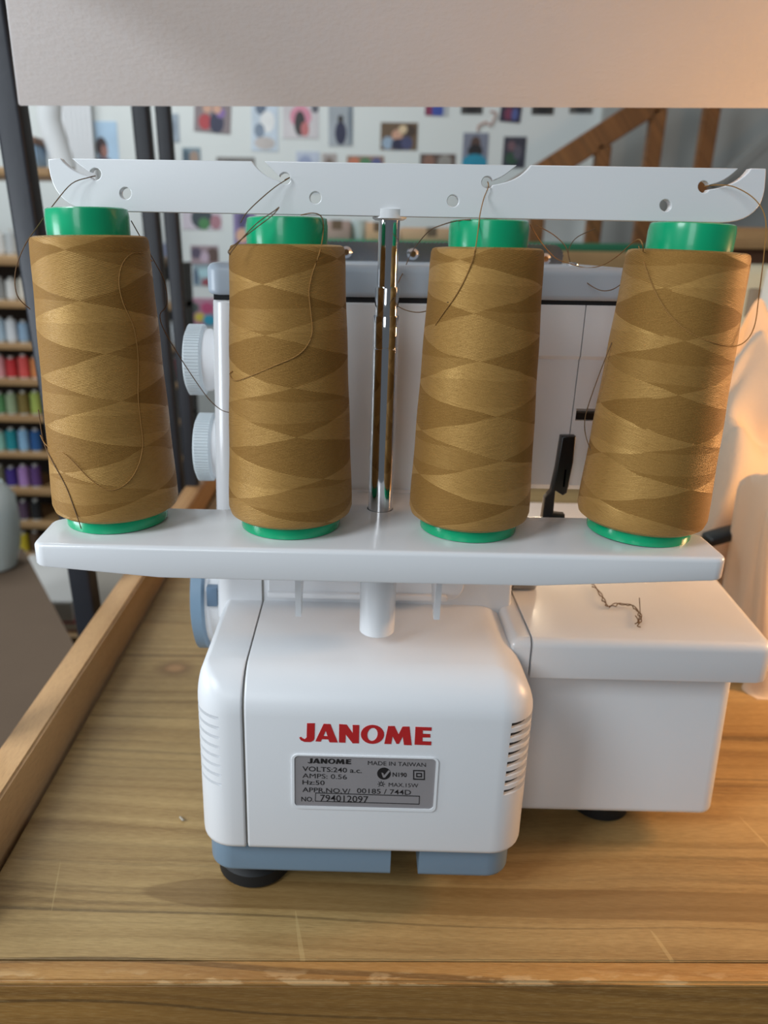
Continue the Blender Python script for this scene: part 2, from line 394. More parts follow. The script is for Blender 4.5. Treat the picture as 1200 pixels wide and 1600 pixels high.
# ------------------------------------------------------------------ the overlocker
sg = thing('overlocker', 'white four-thread overlocker seen from behind with four mustard thread cones', 'sewing machine', (.03, .45, 0))
BY = .33                                                   # plane of the rear motor housing
main = finish('motor_housing', shell(nb(), -.0530, .0950, BY, .50, .0405, .1450, (.0012, .019, .01, .001), .021, .004, (1, 1, 0, 0)), WHITE2, sg)
cov = finish('belt_cover', shell(nb(), -.0795, -.0540, BY, .50, .0405, .1450, (.019, .0012, .001, .01), .021, .004, (1, 0, 0, .3)), WHITE2, sg)
finish('seam_strip', shell(nb(), -.0545, -.0525, BY+.0012, .49, .043, .1438, (.0002,)*4, .020, .002, (1, 0, 0, 0)), SEAM, sg)
def slits(side, out=.002, shrink=0):
    bm = nb(); r = .019
    for k in range(8):
        z = .1205-k*.00575+.0012; h = .0016 if side > 0 else .0009
        path = []
        if side > 0:
            cx = .0950-r; t0 = math.asin((.0812-k*.0001-cx)/r)
            path = [(cx+r*math.sin(t0+(PI/2-t0)*t/10), BY+r-r*math.cos(t0+(PI/2-t0)*t/10)) for t in range(11)]+[(.0950, BY+r+.02)]
            cc = (cx, BY+r)
        else:
            cx = -.0795+r; t0 = math.asin((.0660+cx)/r)
            path = [(cx-r*math.sin(t0+(PI/2-t0)*t/10), BY+r-r*math.cos(t0+(PI/2-t0)*t/10)) for t in range(11)]+[(-.0795, BY+r+.02)]
            cc = (cx, BY+r)
        o_, i_ = [], []
        for x, y in path:                                  # outwards and inwards of the skin
            if (x-cc[0])*side <= 0: nx, ny = 0, -1
            elif y > BY+r+1e-6: nx, ny = side, 0
            else:
                nx, ny = x-cc[0], y-cc[1]; l = math.hypot(nx, ny); nx /= l; ny /= l
            dep = (.0130 if side > 0 else .0065)-shrink
            o_.append((x+nx*out, y+ny*out)); i_.append((x-nx*dep, y-ny*dep))
        poly = o_+i_[::-1]
        lo = [bm.verts.new((x, y, z-h+shrink*.2)) for x, y in poly]; hi = [bm.verts.new((x, y, z+h-shrink*.2)) for x, y in poly]
        n = len(poly)
        bm.faces.new(lo[::-1]); bm.faces.new(hi)
        for i in range(n): bm.faces.new((lo[i], lo[(i+1) % n], hi[(i+1) % n], hi[i]))
    return bm
carve(main, slits(1)); carve(cov, slits(-1))
finish('vent_shade', slits(1, -.0022, .0004), mat('dark_vent_shade', (40, 40, 42), .8), sg)  # dark inserts standing in for the shade deep inside the slits
bs = finish('base', shell(nb(), -.0762, .0900, BY+.0055, .50, .0205, .0408, (.014,)*4, .0005, .003), BLUE, sg)
carve(bs, box(nb(), .0240, .0395, BY-.02, BY+.06, .01, .05))
for fx, fy_, fr in ((-.0541, .3645, .0212), (.062, .410, .0185), (.166, .424, .0185), (-.05, .56, .0185), (.19, .56, .0185)):
    finish('foot', lathe(nb(), [(fr*.9, 0), (fr, .0015), (fr, .009), (fr*.93, .0105), (fr*.6, .022)], (fx, fy_, 0), n=40), RUBBER, sg)
# print and nameplate
def q4(cx, cy): return 440+cx/4.6154, 1110+cy/4.6154       # measured on an enlarged view of the housing
def onface(cx, cy, Y=BY): p = atY(*q4(cx, cy), Y); return (p.x, p.z)
LG = [[[(183,92),(240,92),(237,200),(230,216),(208,227),(165,226),(138,214),(127,195),(140,189),(151,200),(168,206),(180,194)]],
      [[(303,96),(352,98),(405,230),(345,229),(336,208),(290,206),(282,224),(243,222)], [(318,146),(331,185),(302,184)]],
      [[(415,98),(470,102),(513,163),(512,104),(560,105),(557,236),(512,236),(462,172),(460,232),(413,230)]],
      [[(655+84*math.cos(t/28*2*PI), 172+68*math.sin(t/28*2*PI)) for t in range(28)], [(655+37*math.cos(t/28*2*PI)-4*math.sin(t/28*2*PI), 172+47*math.sin(t/28*2*PI)) for t in range(28)]],
      [[(768,112),(815,112),(843,172),(872,116),(922,116),(938,250),(882,248),(873,188),(846,240),(828,240),(800,186),(790,242),(740,240)]],
      [[(965,118),(1082,122),(1080,146),(1018,144),(1018,168),(1072,170),(1072,194),(1016,194),(1016,222),(1080,224),(1078,250),(958,246)]]]
def letters(name, mapf, Y, th, m, par):
    bm = nb()
    for L in LG:
        me = flat_mesh('l', [[mapf(x, y) for x, y in lp] for lp in L], Y, th); bm.from_mesh(me); bpy.data.meshes.remove(me)
    return finish(name, bm, m, par, smooth=False)
letters('brand_lettering', lambda x, y: onface(x, y), BY+.0001, .0003, RED, sg)['label'] = 'red printed brand lettering'
def rrect(x0, x1, z0, z1, r, n=5): return ring_pts(x0, x1, z0, z1, (r,)*4, n)
pq = [onface(*p) for p in ((92, 322), (1112, 346), (1095, 712), (95, 680))]
px0, px1 = (pq[0][0]+pq[3][0])/2, (pq[1][0]+pq[2][0])/2; pz0, pz1 = (pq[2][1]+pq[3][1])/2, (pq[0][1]+pq[1][1])/2
npl = link('nameplate', flat_mesh('nameplate', [rrect(px0, px1, pz0, pz1, .0022)], BY+.0001, .0003), PLATE, sg); npl['label'] = 'grey printed rating plate'
link('nameplate_rim', flat_mesh('rim', [rrect(px0-.0013, px1+.0013, pz0-.0016, pz1+.0008, .003), rrect(px0, px1, pz0, pz1, .0022)], BY+.0001, .0008), WHITE2, sg)
PYF = BY-.0002
def text(s, xl, xr, yt, yb, bold=0.0, slope=.034):
    cu = bpy.data.curves.new('t', 'FONT'); cu.body = s; cu.size = 1; cu.offset = bold; cu.extrude = 0; cu.resolution_u = 3
    me = upright(cu, 't', 0); xs = [v.co.x for v in me.vertices]; x0, x1 = min(xs), max(xs)
    for v in me.vertices:
        u = (v.co.x-x0)/(x1-x0); k = v.co.z/.70
        cx = xl+u*(xr-xl); cy = yb-(yb-yt)*k+slope*(cx-xl); p = onface(cx, cy, PYF)
        v.co = (p[0], PYF-.00012, p[1])
    return me
bm = nb()
for args in (('VOLTS:240 a.c.', 150, 578, 402, 436, .008), ('AMPS: 0.56', 150, 470, 452, 485, 0), ('Hz:50', 150, 310, 500, 532, .008),
             ('APPR.NO.V/', 150, 495, 553, 586, .006), ('00185 / 744D', 543, 933, 560, 595, .004), ('NO.', 142, 230, 621, 654, .01),
             ('794012097', 278, 625, 606, 652, .004), ('MADE IN TAIWAN', 622, 1040, 363, 392, 0), ('N190', 800, 902, 446, 476, .02),
             ('MAX.15W', 772, 985, 520, 548, 0)):
    me = text(*args); bm.from_mesh(me); bpy.data.meshes.remove(me)
def ink(loops):
    me = flat_mesh('i', [[onface(x, y, PYF) for x, y in L] for L in loops], PYF, .00012); bm.from_mesh(me); bpy.data.meshes.remove(me)
def rq(x0, y0, x1, y1, s=.03): return [(x0, y0), (x1, y0+s*(x1-x0)), (x1, y1+s*(x1-x0)), (x0, y1)]
ink([[(243, 592), (996, 616), (994, 678), (240, 656)], [(247, 597), (991, 621), (989, 673), (244, 652)]])
ink([rq(948, 429, 1033, 499), rq(956, 437, 1025, 491)]); ink([rq(970, 450, 1012, 481), rq(978, 458, 1004, 473)])
ink([[(738+49*math.cos(t/32*2*PI), 455+43*math.sin(t/32*2*PI)) for t in range(32)], [(718, 446), (734, 452), (738, 466), (772, 428), (782, 440), (744, 486), (730, 484)]])
ink([[(718+15*math.cos(t/16*2*PI), 531+13*math.sin(t/16*2*PI)) for t in range(16)], [(718+9*math.cos(t/16*2*PI), 531+8*math.sin(t/16*2*PI)) for t in range(16)]])
for t in range(8):
    if t == 2: continue
    c_, s_ = math.cos(t*PI/4), math.sin(t*PI/4)
    ink([[(718+17*c_-2*s_, 531+15*s_+2*c_), (718+27*c_-2*s_, 531+24*s_+2*c_), (718+27*c_+2*s_, 531+24*s_-2*c_), (718+17*c_+2*s_, 531+15*s_-2*c_)]])
for L in LG:
    me = flat_mesh('l', [[onface(187+(x-127)*.330, 345+(y-92)*.268+.0*x, PYF) for x, y in lp] for lp in L], PYF, .00012); bm.from_mesh(me); bpy.data.meshes.remove(me)
finish('plate_text', bm, INK, npl, smooth=False)['label'] = 'black printed rating text'

# upper housing with its face, cover and head
UY = .42
finish('upper_housing', shell(nb(), -.0785, .0915, UY, .56, .13, .3200, (.010, .002, .004, .004), .002, .001, taper=.022), WHITE, sg)
finish('seam_strip', box(nb(), -.0542, -.0530, UY-.0002, UY+.003, .1440, .2150), SEAM, sg)
hd = nb()                                                  # needle head: upright above, leaning back below
for x0, x1 in ((.0934, .1195), (.1200, .1480)):
    prof = [(UY, .3200), (UY, .2935), (UY+.0016, .2915), (UY+.0045, .2200), (UY+.008, .2165), (.56, .2165), (.56, .3200)]
    A1 = [hd.verts.new((x0, y, z)) for y, z in prof]; A2 = [hd.verts.new((x1, y, z)) for y, z in prof]
    hd.faces.new(A1); hd.faces.new(A2[::-1]); n = len(prof)
    for i in range(n): hd.faces.new((A1[i], A1[(i+1) % n], A2[(i+1) % n], A2[i]))
hd = finish('needle_head', hd, WHITE, sg)
p = atY(903, 640, UY); q = atY(945, 660, UY)
carve(hd, box(nb(), p.x, p.x+.030, UY-.01, UY+.012, q.z, p.z))
finish('slot_insert', box(nb(), p.x+.0002, p.x+.0295, UY+.0055, UY+.0115, q.z+.0002, p.z-.0030), BLACK, sg)
lx = atY(897, 690, UY)
finish('top_cover', shell(nb(), -.0800, .1490, UY-.003, .57, .3222, .3385, (.008,)*4, .004, .003), GREYBLUE, sg)
finish('cover_gap', box(nb(), -.0765, .1475, UY+.0004, .55, .3196, .3226), GAP, sg)
# raised lower panel, block and right-hand curve behind the tray
pn = flat_mesh('rear_panel', [[(-.0500, .2165), (-.0500, .1490), (.0560, .1490)]+[(.0560+.010*math.sin(t/6*PI/2), .1590-.010*math.cos(t/6*PI/2)) for t in range(1, 7)]+[(.0660, .2165)]], UY+.001, .0045, .0008)
link('rear_panel', autosmooth(pn), WHITE2, sg)
finish('panel_block', box(nb(), -.0275, -.0080, UY-.010, UY-.002, .1640, .1685, .0008), WHITE2, sg)
finish('rear_ledge', box(nb(), -.0500, .0560, UY-.007, UY, .1500, .1535, .0008), WHITE2, sg)
# cloth plate and front arm box on the right
ld = nb(); rngs = []
def lidring(z, d):
    x0, y0 = .0998, .3765+d
    return [(x0, y0, z), (.2245-d, y0, z), (.2290-d, y0+.0012, z), (.2318-d, y0+.004, z), (.2328-d, y0+.008, z), (.2490-d, .560, z), (.2490-d, .62, z), (x0, .62, z)]
for k in range(2, -1, -1): rngs.append(lidring(.1218+.001*(1-math.sin(k/2*PI/2)), .001*(1-math.cos(k/2*PI/2))))
for k in range(6): rngs.append(lidring(.1455-.005*(1-math.sin(k/5*PI/2)), .005*(1-math.cos(k/5*PI/2))))
finish('cloth_plate', loft(ld, rngs), WHITE, sg)
finish('plate_neck', shell(nb(), .0880, .0990, .3775, .56, .1000, .1449, (.002, .001, .001, .001), .005, .001, (1, 0, 0, 1)), WHITE, sg)
finish('arm_box', shell(nb(), .0700, .2215, .390, .60, .0200, .1220, (.004, .009, .009, .004), .001, .005, taper=.035), WHITE2, sg)
# presser lever
Y1 = UY-.006
def lv(x, y): p_ = atY(x, y, Y1); return (p_.x, p_.z)
link('presser_lever', autosmooth(flat_mesh('presser_lever', [[lv(876, 680), (lv(898, 680)), lv(894, 720), lv(884, 768), lv(878, 772), lv(866, 765), lv(863, 800), lv(881, 802), lv(881, 812), lv(845, 812), lv(850, 776), lv(860, 765), lv(868, 730)]], Y1+.003, .006, .0008)), BLACK, sg)
bm = nb(); c_ = atY(881, 752, Y1-.002); box(bm, c_.x-.0035, c_.x+.0035, Y1-.003, Y1+.005, c_.z-.006, c_.z+.010, .003, 3)
finish('lever_tip', bm, STEEL, sg)
bm = nb(); c_ = atY(832, 792, UY+.03); box(bm, c_.x-.012, c_.x+.006, UY+.02, UY+.04, .1456, .188, .003); finish('presser_bar', bm, STEEL, sg)
lmp = bpy.data.lights.new('sewing_bulb', 'POINT'); lmp.energy = .06; lmp.color = (1, .82, .58); lmp.shadow_soft_size = .008
lo_ = bpy.data.objects.new('sewing_bulb', lmp); COL.objects.link(lo_); lo_.location = (.125, .50, .205)
# hand wheel and tension dials on the left flank
def wheel(name, X, c, r, w, m, ribs, par):
    bm = nb(); lathe(bm, [(r*.55, -w/2), (r*.9, -w/2), (r, -w/2+.0015), (r, w/2-.0015), (r*.93, w/2), (r*.80, w/2)], (X, c[0], c[1]), 'x', 72)
    if ribs:
        for k in range(ribs):
            a_ = 2*PI*k/ribs; y, z = c[0]+r*math.cos(a_), c[1]+r*math.sin(a_); t = Vector((0, -math.sin(a_), math.cos(a_))); nn = Vector((0, math.cos(a_), math.sin(a_)))
            P = Vector((X, y, z)); vs = []
            for sx in (-w/2+.0012, w/2-.0012):
                for st, sn in ((-.0007, -.0005), (-.0004, .0006), (.0004, .0006), (.0007, -.0005)): vs.append(bm.verts.new(P+Vector((sx, 0, 0))+t*st+nn*sn))
            bm.faces.new(vs[:4]); bm.faces.new(vs[4:][::-1])
            for i in range(4): bm.faces.new((vs[i], vs[(i+1) % 4], vs[4+(i+1) % 4], vs[4+i]))
    return finish(name, bm, m, par)
for (xa, xb, yc, hgt) in ((295, 322, 562, 107), (310, 334, 698, 100)):
    Yd = .475; pa, pb = atY(xa, yc, Yd), atY(xb, yc, Yd); r = abs(atY(xa, yc-hgt/2, Yd).z-atY(xa, yc+hgt/2, Yd).z)/2
    w_ = .0112; X = pa.x+w_/2
    d = wheel('tension_dial', X, (Yd, pa.z), r, w_, DIAL, 70, sg)
    bm = nb(); lathe(bm, [(r*.90, X+w_/2-.001), (r*.90, X+w_/2+.003), (r*.86, X+w_/2+.0045), (r*.80, -.0770)], (0, Yd, pa.z), 'x', 48)
    finish('dial_hub', bm, WHITE2, d)
wq = atY(314, 1000, .475); WXX = wq.x+.0070; hw = wheel('hand_wheel', WXX, (.475, wq.z+.042), .042, .0092, BLUE, 0, sg)
bm = nb(); lathe(bm, [(.0385, WXX+.003), (.0385, WXX+.0062), (.0365, WXX+.0075), (.036, -.0770)], (0, .475, wq.z+.042), 'x', 48); finish('wheel_hub', bm, WHITE, hw)
finish('wheel_mark', box(nb(), WXX+.0064, WXX+.013, .4360, .4420, wq.z+.045, wq.z+.058, .0005), BLUED, hw)
# thread guide plate standing on the top cover
GY = .53
gx0, gx1 = atY(470, 395, GY).x, atY(880, 395, GY).x; gz = .3386; gt = atY(600, 374, GY).z
lp = [(gx0, gz), (gx1, gz), (gx1, gz+.004)]
for k in range(1, 12): t = k/12*PI/2; rr = (gt-gz-.006); lp.append((gx1-rr+rr*math.cos(t)+(.0006 if k % 2 else 0), gz+.004+rr*math.sin(t)+(.0006 if k % 2 else 0)))
nteeth = 60; xe = gx1-(gt-gz-.006)
for k in range(nteeth): x = xe+(gx0-xe)*k/nteeth; lp += [(x, gt-.002), (x+(gx0-xe)/nteeth/2, gt-.0012)]
lp.append((gx0, gt-.002))
gp = link('thread_guide_plate', flat_mesh('thread_guide_plate', [lp], GY+.003, .003), STEEL, sg)
for x, y in ((541, 394), (645, 397), (851, 405)):
    c_ = atY(x, y, GY-.004); bm = nb(); lathe(bm, [(.002, .006), (.002, .003), (.0037, .002), (.0037, -.001), (.002, -.0025)], (c_.x, GY-.004, c_.z), 'y', 24); finish('guide_button', bm, CHROME, gp)
c_ = atY(894, 421, GY-.03); bm = nb(); lathe(bm, [(.0038, .3380), (.0038, .3392), (.002, .3402)], (c_.x, GY-.03, 0), 'z', 20); finish('cover_pin', bm, CHROME, sg)

# ------------------------------------------------------------------ telescopic thread stand (fixed on the machine)
TT, TB = .216, .200
tray_pts = []
fr = [(-.1455, .3262), (.1655, .3262)]
def arc(cx, cy, r, a0, a1, n=6): return [(cx+r*math.cos(math.radians(a0+(a1-a0)*k/n)), cy+r*math.sin(math.radians(a0+(a1-a0)*k/n))) for k in range(n+1)]
plan = arc(-.1425, .3322, .006, 180, 270, 5)+[(-.09, .3262), (-.05, .3262), (0, .3262), (.05, .3262), (.085, .3262), (.12, .3262)]+arc(.1650, .3322, .006, 270, 360, 5)
plan += [(.1712, .3500)]+arc(.1640, .3540, .0072, 10, 60, 4)+arc(.140, .3700, .0105, 65, 90, 2)+[(.1, .3805), (.062, .3812)]+[(.056, .3850), (.052, .4170), (-.022, .4170), (-.026, .3850), (-.032, .3818)]
plan += [(-.08, .3822)]+arc(-.1150, .3712, .011, 90, 118, 2)+arc(-.1430, .3560, .0072, 125, 175, 4)
def tray_bottom(x):
    if x < -.088: return TB+.0046*min(1, (-.088-x)/.058)
    if x > .082: return TB+.0050*min(1, (x-.082)/.088)
    return TB
cxm = sum(p_[0] for p_ in plan)/len(plan)
def inset(P, d):
    out = []; n = len(P)
    for i in range(n):
        a_ = Vector(P[i-1]); b_ = Vector(P[i]); c2 = Vector(P[(i+1) % n]); e1 = (b_-a_).normalized(); e2 = (c2-b_).normalized()
        n1 = Vector((-e1.y, e1.x)); n2 = Vector((-e2.y, e2.x)); m_ = (n1+n2); m_.normalize(); out.append(tuple(b_+m_*d/max(.5, m_.dot(n1))))
    return out
rg = []
for k in range(3): d = .0012*(1-math.sin(k/2*PI/2)); rg.append([(x, y, tray_bottom(x)+.0012*(1-math.sin(k/2*PI/2))*1) for x, y in inset(plan, .0012*(1-math.sin(k/2*PI/2)))])
rg = [[(x, y, tray_bottom(x)) for x, y in inset(plan, .0012)], [(x, y, tray_bottom(x)+.0004) for x, y in inset(plan, .0004)], [(x, y, tray_bottom(x)+.0012) for x, y in plan]]
for k in range(5): a_ = k/4*PI/2; rg.append([(x, y, TT-.0022*(1-math.sin(a_))) for x, y in inset(plan, .0022*(1-math.cos(a_)))])
tr = finish('thread_tray', loft(nb(), rg), WHITE, sg)
PC = (.0139, .3875)
carve(tr, lathe(nb(), [(.0069, .209), (.0069, .22)], (PC[0], PC[1], 0), n=32))
finish('tray_stub', lathe(nb(), [(.0088, .1515), (.0094, .1522), (.0096, .2005)], (.0137, .3725, 0), n=40), WHITE, sg)
for x in (-.0279, .0443):
    bm = nb(); vs = []
    for xx in (x-.0015, x+.0015):
        vs.append([bm.verts.new((xx, y, z)) for y, z in ((.358, .2005), (.362, .1640), (.368, .1640), (.41, .2005))])
    bm.faces.new(vs[0]); bm.faces.new(vs[1][::-1])
    for i in range(4): bm.faces.new((vs[0][i], vs[0][(i+1) % 4], vs[1][(i+1) % 4], vs[1][i]))
    finish('tray_rib', bm, WHITE, sg)
zs = [atY(600, y, PC[1]).z for y in (543, 492, 448, 345)]
pole = finish('telescopic_pole', lathe(nb(), [(.0064, .2095), (.0064, zs[0]-.0006), (.0061, zs[0]-.0002), (.0061, zs[0]+.0002)], (PC[0], PC[1], 0), n=48), CHROME, sg)
finish('pole_section', lathe(nb(), [(.0062, zs[0]+.0002), (.0064, zs[0]+.0008), (.0064, zs[1]-.0008), (.0060, zs[1])], (PC[0], PC[1], 0), n=48), CHROME, pole)
finish('pole_section', lathe(nb(), [(.0058, zs[1]), (.0058, zs[2]-.0008), (.0054, zs[2])], (PC[0], PC[1], 0), n=48), CHROME, pole)
finish('pole_section', lathe(nb(), [(.0050, zs[2]), (.0050, .3615)], (PC[0], PC[1], 0), n=48), CHROME, pole)
# guide bar
GB = .3845
def gb(x, y): p_ = atY(x, y, GB-.0025); return (p_.x, p_.z)
def hole(x, y, r=8.8, n=22): return [gb(x+r*math.cos(2*PI*k/n), y+r*1.06*math.sin(2*PI*k/n)) for k in range(n)]
def slot_px(h, mouth_a, mouth_b, sgn):
    """outline of one thread slot, entering from the top edge at mouth_a, round the hole h, back out at mouth_b"""
    (hx, hy) = h; out = [mouth_a]
    c1 = [(mouth_a[0]+(hx-mouth_a[0])*t, 0) for t in ()]
    return out
def bez(p0, p1, p2, n=8): return [((1-t)**2*p0[0]+2*t*(1-t)*p1[0]+t*t*p2[0], (1-t)**2*p0[1]+2*t*(1-t)*p1[1]+t*t*p2[1]) for t in [k/n for k in range(n+1)]]
def slot_left(hx, hy, ya, mx0, mx1, yt):     # slot that leaves the hole leftwards and curls up to the top edge between mx0 < mx1
    lo = bez((mx0, yt), (mx0+18, hy-2), (hx-8.2, hy+4)); up = bez((hx-8.2, hy-3), (mx1+22, hy-6), (mx1, yt))
    a0 = math.atan2(4, -8.2); a1 = math.atan2(-3, -8.2)+2*PI
    # from the lower lip round underneath the hole, right side, top, to the upper lip (image angles, y down)
    arc_ = []
    for k in range(1, 17):
        t = a0-(a0-(a1-2*PI))*k/17; t = a0-k/17*(a0-(a1-2*PI)) if False else a0-(2*PI-(a1-a0))*k/17
        arc_.append((hx+9*math.cos(t), hy+9.4*math.sin(t)))
    return lo+arc_+up
top = lambda x: 247+(x-75)*.0143
def mirror(L, cx): return [(2*cx-x, y) for x, y in L][::-1]
out = [(75, 248.5)]
out += slot_left(149, 272, 0, 94, 112, top(100))
out += slot_left(445, 279, 0, 393, 412, top(400))
s3 = slot_left(762, 285, 0, 762-46-22, 762-46, top(800)+.5); out += mirror(s3, 762)
s4 = slot_left(1100, 292, 0, 1100-74, 1100-54, top(1160)+.5); out += mirror(s4, 1100)
out += [(1197, 263.5), (1197, 270)]
out += bez((1196, 285), (1194, 346), (1128, 348), 10)
out += bez((155, 330), (85, 328), (76, 262), 10)
bar = flat_mesh('guide_bar', [[gb(x, y) for x, y in out]]+[hole(*h_) for h_ in ((196, 302), (493, 309), (708, 314), (1040, 321))], GB+.0025, .005, .0004)
gbar = link('guide_bar', autosmooth(bar), WHITE, sg)
finish('bar_collar', lathe(nb(), [(.0066, .3592), (.0080, .3600), (.0080, .3640)], (PC[0], PC[1]+.001, 0), n=36), WHITE, gbar)

# ------------------------------------------------------------------ thread cones
RB, RT, ZB, ZT = .0303, .0257, .2255, .3470
CZ = TT
def make_core():
    prof = [(.0215, 0), (.0244, .0004), (.0246, .0050), (.0235, .0075), (.0180, .1300), (.0181, .1395), (.0176, .1425), (.0166, .1430), (.0160, .1415), (.0155, .1200)]
    return lathe(nb(), prof, (0, 0, 0), n=64)
def make_wind():
    pr = [(.0238, .0058), (.0272, .0064), (.0294, .0080), (.0303, .0110)]
    for k in range(1, 24): t = k/24; pr.append((RB+(RT-RB)*t+.00012*math.sin(t*21), .0110+(.1295-.0110)*t))
    pr += [(RT, .1295), (RT-.0006, .1310), (RT-.002, .1316), (.0185, .1319)]
    return lathe(nb(), pr, (0, 0, 0), n=96, uv=True)
CONES = [(-.1187, .3640, .0, 1.0, 1.045), (-.0313, .3618, 1.15, 1.0, 1.0), (.0568, .3622, 2.7, .965, .99), (.1412, .3622, 4.2, 1.0, 1.0)]
LEAN = [-.018, -.006, 0, .031]
LBL = ['leftmost of the four mustard thread cones, a long loose loop hanging down its front',
       'second mustard thread cone from the left, just left of the chrome pole',
       'third mustard thread cone from the left, just right of the chrome pole',
       'rightmost of the four mustard thread cones, thread looping out past its right side']
cones = []
for i, (cx, cy, rot, sc, sz) in enumerate(CONES):
    if i == 0:
        c = thing('thread_cone', LBL[0], 'thread cone', (cx, cy, CZ), 'mustard thread cones on the tray')
        me1 = make_core(); core = finish('spool_core', me1, GREEN, None); core.location = (0, 0, 0)
        me2 = make_wind(); wnd = finish('thread_winding', me2, WIND, None); wnd.location = (0, 0, .0058)
        core.parent = c; wnd.parent = c
        core['label'] = 'green plastic spool core'
    else:
        src = cones[0]; c = src.copy(); COL.objects.link(c); c.location = (cx, cy, CZ); c['label'] = LBL[i]
        for ch in list(src.children):
            d = ch.copy(); COL.objects.link(d); d.parent = c
    c.scale = (sc, sc, 1.018 if i == 0 else 1); c.rotation_euler.y = LEAN[i]; cones.append(c)
    for ch in c.children: ch.rotation_euler.z = rot
def oncone(x, y, ci, off=.00035):
    cx, cy, _, sc, _ = CONES[ci]; d = ray(x, y); best = None
    for k in range(1200):
        t = .25+k*.00020; P = C0+d*t; rr = math.hypot(P.x-cx-LEAN[ci]*(P.z-CZ), P.y-cy); zt = (P.z-CZ-.011)/(.1295-.011)
        rad = (RB+(RT-RB)*max(-.05, min(1, zt)))*sc
        if P.z-CZ > .1312: rad = .0182*sc
        g = rr-rad-off
        if best is None or g < best[0]: best = (g, P)
        if g <= 0: return P
    P = best[1].copy(); return P
TR = .00024
def tail(ci, pts, m=TAN, r=TR):
    """pts: (x, y) lies on the cone, (x, y, Y) hangs free in the plane at Y"""
    P = [oncone(p_[0], p_[1], ci) if len(p_) == 2 else atY(*p_) for p_ in pts]
    bm = nb(); tube(bm, smooth_path(P, 5), r, 6)
    me = finish('loose_thread', bm, m, None); o = me
    o.parent = cones[ci]; bpy.context.view_layer.update(); inv = cones[ci].matrix_world.inverted()
    o.data.transform(inv @ Matrix.Translation(o.location)); o.location = (0, 0, 0); return o
g_ = GB-.003
tail(0, [(149, 275, GB), (140, 277, g_-.001), (112, 287, g_-.004), (85, 318, .372), (60, 352, .362), (38, 385, .356), (24, 425, .356), (27, 462, .358), (47, 483, .366)], TANDARK)
tail(0, [(238, 408), (222, 396), (205, 397), (191, 413), (186, 440), (192, 472), (209, 512), (216, 560), (216, 620), (220, 660), (223, 695), (216, 728), (198, 755), (170, 766), (140, 748), (104, 712), (74, 697), (63, 680)])
tail(0, [(60, 640), (68, 690), (84, 725), (103, 760), (118, 800), (127, 826)], TANDARK)
tail(0, [(205, 345, .375), (222, 375, .385), (242, 410, .386), (257, 440, .384), (261, 475, .384), (250, 492, .386), (256, 515, .386), (275, 548, .388), (300, 587, .39), (325, 622, .395), (345, 640, .400), (360, 645, .405)], TANDARK)
tail(1, [(445, 281, GB), (452, 278, g_-.001), (430, 292, g_-.004), (405, 313, .372), (385, 333, .365), (376, 348, .362)], TANDARK)
tail(1, [(470, 336), (490, 333), (503, 340), (505, 362), (500, 392), (489, 425), (483, 455), (486, 490), (488, 518), (480, 540), (462, 557), (430, 571), (395, 586), (372, 594), (362, 592), (359, 584), (363, 580)])
tail(1, [(360, 398, .337), (357, 392, .336), (372, 378, .336), (400, 356, .338), (425, 337, .340), (436, 324, .341), (428, 330, .341), (400, 350, .338), (372, 380, .336), (358, 398, .336)], TANDARK)
tail(2, [(762, 284, GB), (763, 292, g_-.001), (756, 310, g_-.004), (750, 335, .350), (748, 352), (742, 392), (730, 428), (712, 462), (692, 490), (680, 508)], TAN)
tail(2, [(735, 343), (715, 345), (695, 350, .345), (672, 360, .36), (655, 378, .40), (642, 397, .45), (630, 425, .42), (619, 450, .395), (618, 472, .378), (630, 483, .374), (655, 488, .37), (685, 480, .355), (700, 472)], TANDARK)
tail(3, [(828, 350, .37), (845, 378, .40), (868, 403, .43), (890, 412, .44), (915, 418, .44), (940, 415, .43), (965, 400, .40), (985, 382, .37), (998, 374, .355), (1004, 382, .345), (1005, 393)], TAN)
tail(3, [(838, 352, .38), (865, 367, .41), (884, 386, .44), (891, 410, .46), (888, 392, .46), (900, 372, .44), (930, 357, .42)], TANDARK)
tail(3, [(893, 418, .45), (915, 440, .42), (936, 453, .40), (955, 453, .385), (972, 443, .375)], TANDARK)
tail(3, [(1100, 291, GB), (1125, 289, g_-.001), (1150, 293, g_-.004), (1180, 312, .372), (1196, 342, .366), (1194, 395, .36), (1186, 460, .355), (1180, 505, .35), (1168, 530, .345), (1148, 541, .342), (1120, 537), (1078, 520), (1045, 490), (1022, 452), (1006, 410), (998, 385)], TAN)
tail(3, [(956, 535), (940, 575, .36), (922, 625, .362), (914, 655, .365), (915, 680, .366), (924, 706, .362)], TANDARK)

# chain of waste thread on the cloth plate
bm = nb(); ctr = [atZ(x, y, .1468) for x, y in ((925, 915), (936, 926), (944, 941), (951, 949), (966, 945), (985, 947), (997, 957), (1000, 968), (995, 976))]
P = smooth_path(ctr, 10)
for s_ in (1, -1): tube(bm, [p_+Vector((.0009*math.sin(i*.42)*s_, .0013*math.cos(i*.42)*s_, .0004+.0004*math.sin(i*.8)*s_)) for i, p_ in enumerate(P)], .0003, 6)
tube(bm, smooth_path([atZ(996, 972, .1468), atZ(1000, 960, .148), atY(999, 934, atZ(1000, 960, .148).y)]), .00025)
tube(bm, smooth_path([atZ(993, 962, .1468), atZ(999, 972, .147), atZ(996, 978, .1466), atZ(1001, 980, .1466)]), .0003)
tag(finish('thread_chain', bm, TANDARK), 'short brown chain of waste stitching lying on the white cloth plate', 'thread')
bm = nb(); p_ = atZ(284, 1280, .001); tube(bm, smooth_path([p_+Vector((-.0015, .002, 0)), p_, p_+Vector((.0015, -.0015, .0006))], 4), .0007)
